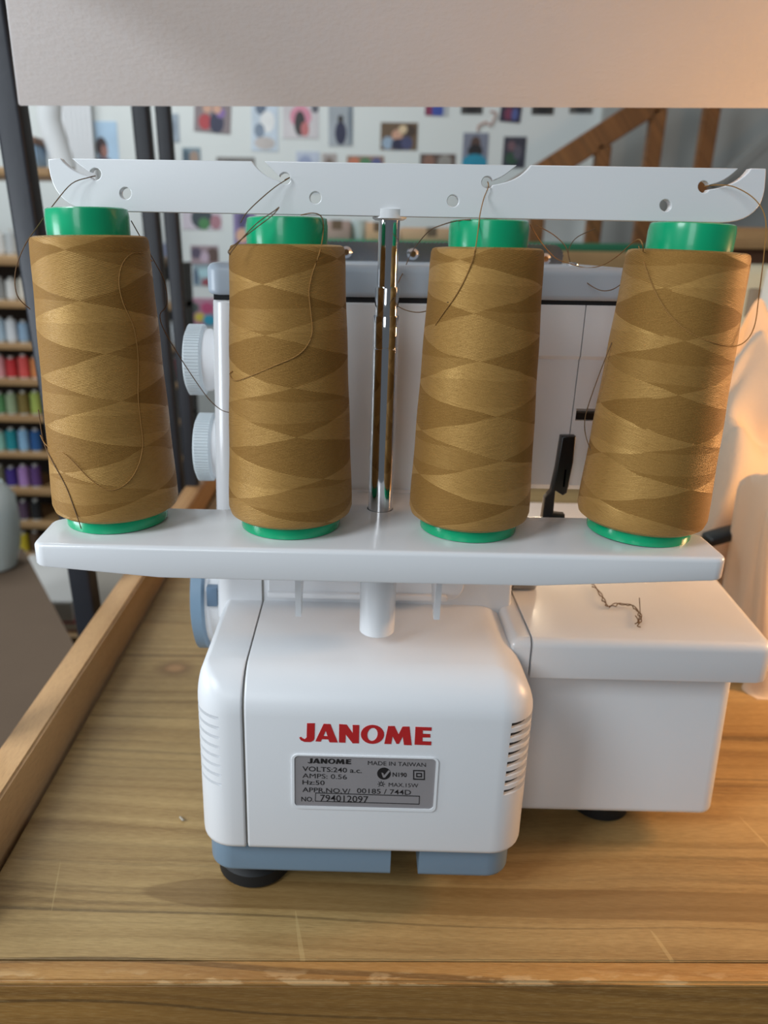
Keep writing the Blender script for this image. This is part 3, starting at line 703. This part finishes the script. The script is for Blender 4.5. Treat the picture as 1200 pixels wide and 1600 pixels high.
tag(finish('lint_scrap', bm, mat('grey_lint', (176, 166, 150), .9)), 'tiny pale lint scrap on the table left of the overlocker', 'lint')

# ------------------------------------------------------------------ right: cream cloth and a second machine
def cloth(name, x0, x1, y0, y1, hf, nx=60, ny=60):
    bm = nb(); G = [[None]*(ny+1) for _ in range(nx+1)]
    for i in range(nx+1):
        for j in range(ny+1):
            u, v = i/nx, j/ny; x, y = x0+(x1-x0)*u, y0+(y1-y0)*v
            dx, dy, z = hf(u, v); G[i][j] = bm.verts.new((x+dx, y+dy, max(z, .0004)))
    for i in range(nx):
        for j in range(ny): bm.faces.new((G[i][j], G[i+1][j], G[i+1][j+1], G[i][j+1]))
    return finish(name, bm, CLOTH, None, ang=80)
def ss(a_, b_, x): t = max(0, min(1, (x-a_)/(b_-a_))); return t*t*(3-2*t)
def pile(u, v):
    e_ = ss(0, .25, u)*ss(0, .35, v)*ss(0, .12, 1-v)
    w1 = noise.noise(Vector((u*2.3, v*2.3, 3.1)))
    f1 = (.5+.5*math.cos(2*((u*.9+v*1.6)*5.2+2.2*w1)))**1.6; f2 = (.5+.5*math.cos(2*((u*1.9-v*.7)*6.1+2.6*noise.noise(Vector((u*2, v*2, 8))))))**2
    z = e_*(.125+.11*v+.050*f1+.034*f2+.02*noise.fractal(Vector((u*4, v*4, 1.7)), 1.0, 2.0, 3))
    return (.025*noise.noise(Vector((u*4, v*4, 5))), .025*noise.noise(Vector((u*4, v*4, 9)))-.03*f1*e_, z)
tag(cloth('cotton_cloth', .27, .64, .66, .84, pile, 90, 90), 'heap of crumpled cream cotton cloth on the table behind the machine', 'cloth')
def pile2(u, v):
    e_ = ss(0, .16, u)*ss(0, .24, v)*ss(0, .2, 1-v)
    f1 = (.5+.5*math.cos(2*(u*9+3*v+1.5*noise.noise(Vector((u*3, v*3, 2))))))**1.5
    return (.012*noise.noise(Vector((u*4, v*4, 15)))-.03*e_, -.012*f1*e_, e_*(.15+.028*f1+.02*noise.noise(Vector((u*5, v*5, 4)))))
tag(cloth('cotton_cloth', .335, .50, .555, .655, pile2, 70, 50), 'folded bundle of cream cotton cloth at the right edge beside the white arm', 'cloth')
p_ = atY(1140, 833, .64); bm = nb(); box(bm, p_.x-.02, p_.x+.02, .63, .65, p_.z-.004, p_.z+.004, .002); 
for v in bm.verts: v.co.z += (v.co.x-p_.x)*.35
tag(finish('black_strap', bm, BLACK), 'short black strap tucked into the cream cloth', 'strap')
m2 = thing('cream_sewing_machine', 'cream sewing machine behind the cloth heap at the right edge', 'sewing machine', (.56, .98, 0))
def ap(x, y, Y=.93): return atY(x, y, Y)
zt, zl = ap(1180, 415).z, ap(1180, 600).z
finish('housing', shell(nb(), ap(1120, 500).x, .95, .93, 1.08, 0, zt, (.012,)*4, .012, .003), CREAM, m2)
finish('spool_shelf', shell(nb(), ap(1118, 590).x, .93, .87, .93, zl-.002, ap(1180, 578, .87).z, (.006,)*4, .003, .002), CREAM, m2)
k_ = ap(1178, 473); finish('button', box(nb(), k_.x-.009, k_.x+.004, .925, .932, k_.z-.016, k_.z+.016, .002), mat('grey_button', (160, 140, 118), .5), m2)
cz = ap(1180, 578, .87).z
wc = thing('white_thread_cone', 'white thread cone with a green base on the cream machine', 'thread cone', (ap(1203, 575, .895).x, .897, cz))
bm = lathe(nb(), [(.023, cz+.006), (.026, cz+.010), (.021, cz+.105), (.018, cz+.108)], (wc.location.x, wc.location.y, 0), n=40)
finish('thread_winding', bm, mat('white_thread', (236, 226, 212), .8), wc)
bm = lathe(nb(), [(.0215, cz), (.0215, cz+.0075), (.015, cz+.0085)], (wc.location.x, wc.location.y, 0), n=40); finish('spool_core', bm, GREEN, wc)

# ------------------------------------------------------------------ staircase behind, right
stc = thing('stair_railing', 'brown timber stair railing against the grey wall at the right', 'railing', (.85, 2.3, -.80))
SY = 2.3
def beam(p0, p1, w, m, name, par, dep=.05):
    a_, b_ = Vector((p0.x, 0, p0.z)), Vector((p1.x, 0, p1.z)); d = (b_-a_).normalized(); n_ = Vector((-d.z, 0, d.x))*w/2
    vs = []; bm = nb()
    for y in (SY, SY+dep): vs.append([bm.verts.new((v.x, y, v.z)) for v in (a_-n_, b_-n_, b_+n_, a_+n_)])
    bm.faces.new(vs[0]); bm.faces.new(vs[1][::-1])
    for i in range(4): bm.faces.new((vs[0][i], vs[0][(i+1) % 4], vs[1][(i+1) % 4], vs[1][i]))
    bmesh.ops.bevel(bm, geom=bm.edges[:], offset=.004, segments=2, affect='EDGES')
    return finish(name, bm, m, par)
def sp_(x, y): return atY(x, y, SY)
beam(sp_(780, 316), sp_(1075, 126), .062, TIMBER, 'handrail', stc)
for xa, ya, xb, yb in ((772, 292, 770, 0), (846, 290, 843, 0), (946, 225, 934, 0), (1033, 168, 1022, 0), (1126, 110, 1112, 0)):
    A1 = sp_(xa, ya); B1 = Vector((sp_(xb, 400).x-.01, SY, -.80)); B1.x = A1.x-(A1.z+.8)*.01
    old = SY; SY = old+.052 if False else old
    beam(B1, A1, .040, TIMBER, 'baluster', stc, .035); SY = old
beam(sp_(1120, 290), sp_(1290, 150), .03, mat('grey_painted_stringer', (150, 150, 146), .7), 'stringer', stc, .05)
# pale plank and dark slot behind the second machine
bm = nb(); p0, p1 = atY(1100, 388, 1.5), atY(1300, 357, 1.5); box(bm, p0.x, p1.x+.3, 1.5, 1.75, p0.z, p1.z, .003)
hs = thing('side_shelf', 'pale plank shelf on brown uprights behind the cream machine', 'shelf', (p0.x+.2, 1.6, -.80))
finish('plank', bm, SHELFW, hs)
finish('upright', box(nb(), p0.x, p1.x+.3, 1.52, 1.56, -.80, p0.z-.0005), mat('dark_brown_board', (88, 56, 34), .7), hs)

# ------------------------------------------------------------------ things on the far bench between the cones
by = 1.9; zb = atY(600, 379, by).z
bench = thing('far_bench', 'distant bench with a green cutting mat on top', 'bench', (.15, 2.0, -.80))
finish('bench_top', box(nb(), -.12, .75, by, by+.4, zb-.06, zb-.012, .003), SHELFW, bench)
finish('cutting_mat', box(nb(), -.10, .73, by+.001, by+.38, zb-.012, zb+.006, .001), mat('green_cutting_mat', (54, 128, 92), .7), bench)
for x in (-.08, .71): finish('leg', box(nb(), x-.02, x+.02, by+.05, by+.09, -.80, zb-.06), SHELFW, bench)
def carton(x0, x1, y0, dep, m, label, off):
    A1 = atY(x0, y0, by+off); B1 = atY(x1, y0, by+off)
    t = thing('carton', label, 'box', ((A1.x+B1.x)/2, by+off+dep/2, zb+.006), 'cartons on the far bench')
    finish('box_body', box(nb(), A1.x, B1.x, by+off, by+off+dep, zb+.006, A1.z, .002), m, t)
    finish('tape', box(nb(), (A1.x+B1.x)/2-.012, (A1.x+B1.x)/2+.012, by+off-.0008, by+off+dep, A1.z-.02, A1.z+.0008), CARD, t)
carton(505, 548, 344, .12, mat('pinkish_carton', (176, 150, 140), .8), 'dusky carton on the far bench, left of the chrome pole', .05)
carton(572, 612, 347, .12, CARDP, 'pale cardboard carton on the far bench, half behind the chrome pole', .05)
carton(628, 722, 355, .16, CARDP, 'wide low cardboard carton on the far bench, right of the chrome pole', .06)
c_ = atY(558, 345, by+.1); bm = lathe(nb(), [(.020, zb+.006), (.026, c_.z), (.023, c_.z), (.018, zb+.012)], (c_.x, by+.1, 0), n=32)
tag(finish('paper_cup', bm, mat('pale_cup', (206, 222, 224), .6)), 'pale tapered cup between cartons on the far bench', 'cup')

# ------------------------------------------------------------------ left: shelves of spools
LY = 1.9
sh = thing('spool_shelves', 'pale pine shelving full of coloured thread spools at far left', 'shelving', (-.95, LY+.1, -.80))
X0, X1 = -1.25, atY(283, 560, LY).x
rows = [(268, 7), (407, 8), (476, 6), (542, 5), (598, 5), (655, 5), (712, 4), (769, 5), (821, 5), (872, 5)]
tops = []
for k, (y, hh) in enumerate(rows):
    zc_ = atY(30, y, LY).z; t_ = abs(atY(30, y-hh, LY).z-zc_)
    x1 = X1 if k > 1 else atY(78 if k == 0 else 240, y, LY).x
    finish('shelf_board', box(nb(), X0, x1, LY, LY+.16, zc_-t_, zc_+t_, .002), SHELFW, sh); tops.append(zc_+t_)
finish('back_panel', box(nb(), X0, X1, LY+.16, LY+.175, -.80, tops[1]-.012), DARKBACK, sh)
for x in (X0, X1-.018): finish('side_panel', box(nb(), x, x+.018, LY+.004, LY+.16, -.80, tops[1]-.012), DARKBACK, sh)
finish('side_panel', box(nb(), X0, X0+.02, LY+.004, LY+.16, tops[1], tops[0]), SHELFW, sh)
smat = {}
def spool(x, z, r, h, col, label, y=None):
    if col not in smat: smat[col] = mat('spool_thread_%02x%02x%02x' % col, col, .7)
    y = LY+.012+r if y is None else y
    t = thing('thread_spool', label, 'thread spool', (x, y, z), 'spools on the left shelves')
    finish('thread', lathe(nb(), [(r*.8, z+.003), (r, z+.006), (r*.94, z+h-.008), (r*.7, z+h-.006)], (x, y, 0), n=20), smat[col], t)
    finish('core', lathe(nb(), [(r*.88, z), (r*.88, z+.003), (r*.35, z+.0031), (r*.35, z+h-.004), (r*.5, z+h)], (x, y, 0), n=20), SPC, t)
SPC = mat('spool_core_white', (222, 222, 216), .6)
cols = {1: [('white', (226, 226, 222)), ('pale grey', (196, 200, 200)), ('cream', (220, 210, 190)), ('silver grey', (178, 184, 188))],
        2: [('grey', (150, 152, 150)), ('white', (228, 228, 224)), ('ivory', (224, 218, 204)), ('steel grey', (130, 136, 140))],
        3: [('ice blue', (176, 200, 216)), ('white', (224, 230, 234)), ('pale blue', (150, 180, 206)), ('slate', (96, 110, 122))],
        4: [('pink', (224, 160, 164)), ('red', (204, 56, 60)), ('coral', (226, 92, 88)), ('orange', (222, 140, 84))],
        5: [('leaf green', (92, 150, 96)), ('sage', (158, 178, 140)), ('olive', (134, 116, 60)), ('lime', (176, 194, 96))],
        6: [('mint', (150, 206, 190)), ('teal', (36, 150, 160)), ('sky blue', (150, 196, 230)), ('deep blue', (44, 96, 156))],
        7: [('grey green', (120, 120, 96)), ('violet', (72, 54, 140)), ('lilac', (182, 140, 204)), ('purple', (104, 70, 130))],
        8: [('charcoal', (60, 60, 62)), ('maroon', (130, 44, 58)), ('plum', (96, 74, 96)), ('black', (36, 36, 38))],
        9: [('brown', (110, 84, 60)), ('yellow', (220, 196, 50)), ('dark grey', (70, 72, 70)), ('brown', (100, 76, 56))]}
ordn = {1: 'top', 2: 'second', 3: 'third', 4: 'fourth', 5: 'fifth', 6: 'sixth', 7: 'seventh', 8: 'eighth', 9: 'lowest'}
for k in range(1, 10):
    z = tops[k]; gap = tops[k-1]-z
    for j, px in enumerate((2, 20, 39, 58, 252, 272)):
        nm, c = cols[k][j % 4] if k < 9 or j != 2 else ('yellow', (220, 196, 50))
        if k == 1 and j > 3: continue
        h = min(.062, gap*.74)*random.uniform(.85, 1.0); r = .0145*random.uniform(.92, 1.0)
        x = atY(px, rows[k][0]-20, LY+.03).x
        where = ('first', 'second', 'third', 'fourth')[j]+' from the left' if j < 4 else ('just right of leftmost cone' if j == 4 else 'beside black back post')
        spool(x, z, r, h, c, f'{nm} spool on the {ordn[k]} far left shelf, {where}')
# white things on the top shelf and the blind
tz = tops[0]
z0 = atY(85, 252, 1.95).z
bm = nb(); P0, P1 = atY(66, 262, LY+.06), atY(80, 100, LY+.06)
tube(bm, [Vector((P0.x+.045, LY+.08, tops[0])), Vector((P0.x+.02, LY+.08, (tops[0]+P1.z)/2)), Vector((P1.x-.01, LY+.08, P1.z))], .028, 20)
tag(finish('paper_roll', bm, mat('white_paper', (236, 240, 242), .8)), 'white roll of paper standing on the far left top shelf', 'paper roll')
a1 = atY(34, 225, LY+.02); b1 = atY(56, 240, LY+.02)
t = thing('storage_tin', 'small pale blue tin on the far left top shelf', 'tin', ((a1.x+b1.x)/2, LY+.05, tz))
finish('tin_body', box(nb(), a1.x, b1.x, LY+.02, LY+.09, tz, a1.z, .003), mat('pale_blue_tin', (150, 184, 216), .5), t)
finish('tin_lid', box(nb(), a1.x-.004, b1.x+.004, LY+.016, LY+.094, a1.z, a1.z+.016, .003), mat('brown_tin_lid', (128, 100, 84), .6), t)
bl = thing('window_blind', 'white slatted blind on the wall at upper left', 'blind', (atY(130, 200, WY-.03).x, WY-.02, .3))
xa, xb = atY(100, 200, WY-.02).x, atY(146, 200, WY-.02).x; zl_, zh_ = atY(100, 300, WY).z, 1.2
finish('blind_rail', box(nb(), xa-.01, xb+.02, WY-.05, WY-.0005, zh_, zh_+.03), WHITE2, bl)
ns = 12
for k in range(ns):
    x = xa+(xb-xa)*k/ns; finish('slat', box(nb(), x, x+(xb-xa)/ns*.86, WY-.03-.006*(k % 2), WY-.022-.006*(k % 2), zl_, zh_), WHITE2, bl)
# cardboard box, clear tub and books low on the left
kz = -.20; c0 = atZ(36, 856, kz); c1 = atZ(118, 1012, kz); c2 = atZ(0, 897, kz)
d1 = (c1-c0).normalized(); d2 = (c2-c0).normalized()
d2 = Vector((d1.y, -d1.x, 0)); Q = [c0, c0+d1*.735, c0+d1*.735+d2*.50, c0+d2*.50]
cb = thing('cardboard_box', 'brown cardboard box standing beyond the left table rail', 'box', ((Q[0].x+Q[2].x)/2, (Q[0].y+Q[2].y)/2, -.80))
def prism(bm, quad, z0, z1):
    vs = [bm.verts.new((p.x, p.y, z)) for z in (z0, z1) for p in quad]
    bm.faces.new(vs[:4][::-1]); bm.faces.new(vs[4:])
    for i in range(4): bm.faces.new((vs[i], vs[(i+1) % 4], vs[4+(i+1) % 4], vs[4+i]))
    return bm
finish('box_body', prism(nb(), Q, -.80, kz-.003), CARD, cb)
n1 = d2*.2475
finish('lid_flap', prism(nb(), [Q[0], Q[1], Q[1]+n1, Q[0]+n1], kz-.003, kz), CARD, cb)
finish('lid_flap', prism(nb(), [Q[0]+n1*1.02, Q[1]+n1*1.02, Q[2], Q[3]], kz-.003, kz), CARD, cb)
# clear tub beyond the box
tb_ = atZ(-16, 886, kz); TY = tb_.y; tc_ = atY(-16, 830, TY); tr_ = (atY(30, 830, TY)-tc_).length; ttop = atY(0, 755, TY).z; hm = (kz+ttop)/2
bm = lathe(nb(), [(tr_*.55, kz), (tr_*.72, kz+.004), (tr_*.92, kz*.6+ttop*.4-.02), (tr_, hm+.005), (tr_*.93, ttop-.025), (tr_*.6, ttop), (tr_*.57, ttop-.003), (tr_*.89, ttop-.028), (tr_*.96, hm+.005), (tr_*.68, kz+.008)], (tc_.x, TY, 0), n=40)
tag(finish('clear_tub', bm, mat('clear_plastic', (232, 240, 238), .25, trans=.45)), 'rounded clear plastic tub at the left edge above the cardboard box', 'tub')
def stack(px, py, Y, w, d, h, m, label, cat, nm):
    c_ = atY(px, py, Y); t = thing(nm, label, cat, (c_.x, Y, c_.z-h))
    finish('cover', box(nb(), c_.x-w/2, c_.x+w/2, Y-d/2, Y+d/2, c_.z-h, c_.z, .002), m, t)
    finish('pages', box(nb(), c_.x-w/2+.003, c_.x+w/2-.003, Y-d/2-.0006, Y+d/2-.004, c_.z-h+.003, c_.z-.003), mat('paper_pages', (222, 216, 204), .9), t)
    return c_
st = thing('low_stool', 'low pale stool carrying two folders beyond the table rail', 'stool', (atY(90, 960, 1.5).x, 1.5, -.80))
zz = atY(90, 945, 1.5).z; cx_ = atY(90, 945, 1.5).x
finish('seat', box(nb(), cx_-.16, cx_+.14, 1.36, 1.66, zz-.03, zz, .004), SHELFW, st)
for sx in (-.14, .12):
    for sy in (1.39, 1.63): finish('leg', box(nb(), cx_+sx-.014, cx_+sx+.014, sy-.014, sy+.014, -.80, zz-.03), SHELFW, st)
def folder(z0, h, w, m, label):
    t = thing('folder', label, 'folder', (cx_, 1.5, z0), 'folders on the low stool')
    finish('cover', box(nb(), cx_-w, cx_+w*.8, 1.38, 1.62, z0, z0+h, .002), m, t)
    finish('pages', box(nb(), cx_-w+.004, cx_+w*.8-.004, 1.379, 1.612, z0+.004, z0+h-.004), mat('paper_pages', (222, 216, 204), .9), t)
    return z0+h
z1_ = folder(zz, .022, .115, mat('red_folder', (176, 62, 62), .6), 'red folder lying under the white folder beyond the table rail')
folder(z1_, .045, .10, mat('white_folder', (226, 224, 220), .6), 'thick white folder on top of the red folder beyond the table rail')
# grey canvas bag between post and rail
g0 = atY(168, 905, 1.2); bm = nb()
shell(bm, g0.x-.05, g0.x+.14, 1.13, 1.30, -.80, g0.z+.05, (.05,)*4, .05, .02)
bag = thing('canvas_bag', 'grey beige canvas bag on the floor between black post and rail', 'bag', (g0.x, 1.2, -.80))
finish('bag_body', bm, mat('grey_canvas', (150, 142, 130), .9, bump=.3, bscale=60), bag)
bm = nb(); tube(bm, smooth_path([(g0.x, 1.16, g0.z+.045), (g0.x+.01, 1.17, g0.z+.09), (g0.x+.07, 1.17, g0.z+.09), (g0.x+.09, 1.16, g0.z+.045)]), .008, 8)
finish('bag_handle', bm, mat('grey_canvas_strap', (120, 112, 100), .9), bag)

# ------------------------------------------------------------------ photographs on the back wall
def photo(px, base, blobs, label, tilt=0, curl=False):
    x0, y0, x1, y1 = px; A1 = atY(x0, y1, WY); B1 = atY(x1, y0, WY); Yf = WY-.002
    w_, h_ = B1.x-A1.x, B1.z-A1.z; cx, cz_ = (A1.x+B1.x)/2, (A1.z+B1.z)/2
    bm = nb(); box(bm, -w_/2, w_/2, 0, .0016, -h_/2, h_/2, mi=0)
    cols_ = [base]
    for (bx, bz, rx, rz, c) in blobs:
        if c not in cols_: cols_.append(c)
        vs = [bm.verts.new((max(-w_/2, min(w_/2, (bx-.5)*w_+rx*w_*math.cos(t/16*2*PI))), -.0002-.00005*len(bm.faces)/16, max(-h_/2, min(h_/2, (.5-bz)*h_+rz*h_*math.sin(t/16*2*PI))))) for t in range(16)]
        f = bm.faces.new(vs); f.material_index = cols_.index(c)
    bmesh.ops.remove_doubles(bm, verts=bm.verts[:], dist=1e-7)
    me = bpy.data.meshes.new('wall_photo'); bm.to_mesh(me); bm.free()
    for c in cols_: me.materials.append(mat('print_%02x%02x%02x' % c, c, .45, var=.12, vscale=14))
    o = bpy.data.objects.new('wall_photo', me); COL.objects.link(o); o.location = (cx, WY-.0022, cz_); o.rotation_euler = (0, math.radians(tilt), 0)
    tag(o, label, 'photo', 'photos pinned on the white back wall'); return o
SK = (206, 160, 136); NV = (40, 42, 70); DK = (52, 46, 46); TE = (34, 140, 170); PK = (214, 140, 160); RD = (170, 54, 60); WT = (232, 232, 230); GN = (70, 110, 76); GY_ = (150, 158, 166); BL_ = (110, 140, 190); PU = (130, 100, 160)
photo((305, 150, 360, 207), (132, 118, 120), [(.3, .72, .18, .22, RD), (.62, .72, .2, .3, NV), (.72, .45, .13, .14, PU), (.35, .35, .12, .13, SK), (.62, .35, .12, .13, SK)], 'print of a red and a navy figure, top row just right of the black posts', 4)
photo((394, 152, 434, 236), (196, 208, 220), [(.35, .2, .2, .13, (90, 104, 124)), (.6, .45, .28, .2, WT), (.3, .62, .2, .14, (120, 134, 152)), (.5, .85, .4, .12, (190, 182, 178))], 'tall pale blue print, top row above the second cone', 1)
photo((442, 158, 498, 216), (206, 200, 202), [(.5, .42, .3, .3, PK), (.48, .6, .16, .34, DK), (.62, .75, .12, .2, (190, 110, 110)), (.9, .2, .1, .12, (90, 90, 100))], 'pink print with one dark figure, top row right of the tall pale blue print')
photo((513, 150, 552, 228), (162, 168, 174), [(.5, .74, .24, .24, NV), (.5, .46, .12, .08, DK), (.9, .5, .1, .5, (120, 130, 140))], 'tall grey print of one navy figure, top row above the chrome pole', -1)
photo((594, 192, 653, 234), (110, 88, 66), [(.2, .75, .16, .24, (150, 170, 190)), (.45, .45, .15, .2, SK), (.5, .8, .2, .22, NV), (.72, .75, .16, .26, (70, 74, 110)), (.8, .3, .16, .22, (70, 54, 44)), (.6, .25, .12, .16, (220, 196, 160))], 'brown group print, alone in the middle of the wall')
photo((721, 208, 764, 262), (128, 132, 148), [(.5, .3, .2, .2, (86, 66, 60)), (.5, .52, .3, .2, (36, 36, 40)), (.5, .86, .5, .26, TE)], 'print of a dark head over a teal band, right of the wall middle')
photo((784, 214, 823, 262), (62, 62, 74), [(.35, .3, .18, .16, (120, 92, 100)), (.4, .7, .3, .2, (54, 84, 66)), (.65, .5, .2, .24, (96, 92, 104))], 'dark print, lower row nearest the timber railing')
photo((781, 140, 818, 191), (50, 46, 66), [(.4, .75, .2, .2, (120, 60, 84)), (.7, .75, .16, .2, (84, 96, 150))], 'dark tilted print under the board edge, above the dark lower print', 4)
photo((720, 125, 757, 178), (60, 58, 58), [(.5, .8, .3, .2, (40, 38, 40))], 'grey black print cut by the board edge, above the teal band print')
photo((664, 130, 703, 181), (178, 182, 186), [(.2, .85, .2, .3, (130, 50, 80)), (.55, .85, .25, .3, (60, 80, 160))], 'red and blue print cut by the board edge, right of the brown group print', 2)
photo((830, 130, 869, 179), (56, 54, 52), [(.5, .7, .3, .3, (40, 40, 42))], 'black print cut by the board edge, left of the timber handrail')
photo((889, 130, 930, 177), (92, 90, 88), [(.5, .7, .3, .3, (60, 60, 62))], 'dim grey print cut by the board edge, nearest the timber handrail')
photo((286, 231, 313, 262), (120, 140, 150), [(.65, .5, .25, .35, (160, 136, 120)), (.2, .5, .2, .4, (70, 90, 104))], 'small blue and tan print right of the posts, just above the guide bar')
photo((340, 246, 398, 300), (120, 116, 112), [(.4, .4, .3, .3, (80, 80, 84))], 'grey print mostly behind the guide bar, right of the small blue and tan print')
photo((463, 237, 499, 300), (188, 196, 212), [(.4, .3, .3, .2, (150, 160, 190))], 'pale blue print rising just above the guide bar')
photo((503, 240, 526, 300), (170, 160, 156), [(.5, .3, .3, .2, (120, 104, 96))], 'narrow tan print rising just above the guide bar')
photo((541, 244, 600, 300), (150, 120, 104), [(.2, .2, .16, .16, (200, 120, 90)), (.5, .2, .16, .16, (80, 130, 90)), (.8, .2, .14, .16, (90, 96, 140))], 'colourful crowd print rising above the guide bar, under the tall grey print')
photo((654, 241, 712, 300), (96, 80, 74), [(.25, .2, .16, .18, (140, 104, 90)), (.7, .22, .2, .2, (150, 146, 140))], 'dark brown print rising above the guide bar, left of the teal band print')
photo((153, 190, 182, 262), (176, 204, 228), [(.25, .55, .26, .22, (58, 40, 42)), (.36, .64, .16, .14, (150, 104, 92)), (.3, .95, .4, .2, (96, 86, 96))], 'print of a dark haired head on pale blue, left of the black posts')
photo((263, 178, 279, 222), (150, 162, 174), [(.4, .5, .3, .3, (120, 132, 146))], 'narrow grey blue print touching the right side of the black posts')
photo((286, 300, 345, 358), (206, 196, 206), [(.5, .7, .28, .3, (54, 66, 72)), (.55, .85, .14, .16, (70, 130, 76)), (.85, .8, .14, .2, (170, 120, 130))], 'pale print with a dark and green figure, between first and second cones under the bar')
photo((366, 300, 398, 385), (130, 116, 160), [(.5, .55, .3, .2, (80, 70, 110)), (.4, .8, .3, .14, (216, 170, 140)), (.7, .68, .16, .12, (120, 180, 180))], 'purple print half behind the green top of the second cone')
photo((299, 384, 341, 413), (160, 140, 146), [(.2, .4, .2, .3, (90, 80, 100)), (.8, .5, .24, .4, (96, 74, 66)), (.5, .6, .16, .3, (190, 170, 186))], 'brown and mauve print between first and second cones, above a teal print')
photo((303, 413, 341, 446), (150, 170, 178), [(.5, .4, .4, .2, (176, 212, 220)), (.6, .85, .3, .2, (150, 80, 90)), (.1, .6, .12, .4, (90, 110, 130))], 'teal print left of the blue grey machine cover, below a brown and mauve print')
photo((288, 466, 336, 508), (190, 140, 160), [(.3, .35, .2, .2, (90, 100, 96)), (.5, .7, .16, .16, (220, 200, 90)), (.8, .8, .2, .2, (70, 170, 200)), (.75, .35, .2, .2, (200, 90, 130))], 'pink colourful print just above the upper grey dial')
photo((243, 380, 262, 470), (140, 146, 170), [(.5, .4, .3, .2, (90, 96, 130)), (.5, .75, .3, .15, (200, 176, 170))], 'narrow print seen between the two black posts')
# hanging paper decoration beside the prints
bm = nb(); tube(bm, smooth_path([atY(x, y, WY-.004) for x, y in ((746, 205), (748, 197), (754, 193), (760, 191), (766, 196), (772, 186), (775, 177), (766, 174))]), .0025, 6)
tag(finish('paper_garland', bm, mat('pink_brown_paper', (190, 150, 136), .8)), 'little curled brown garland above the teal band print', 'garland')
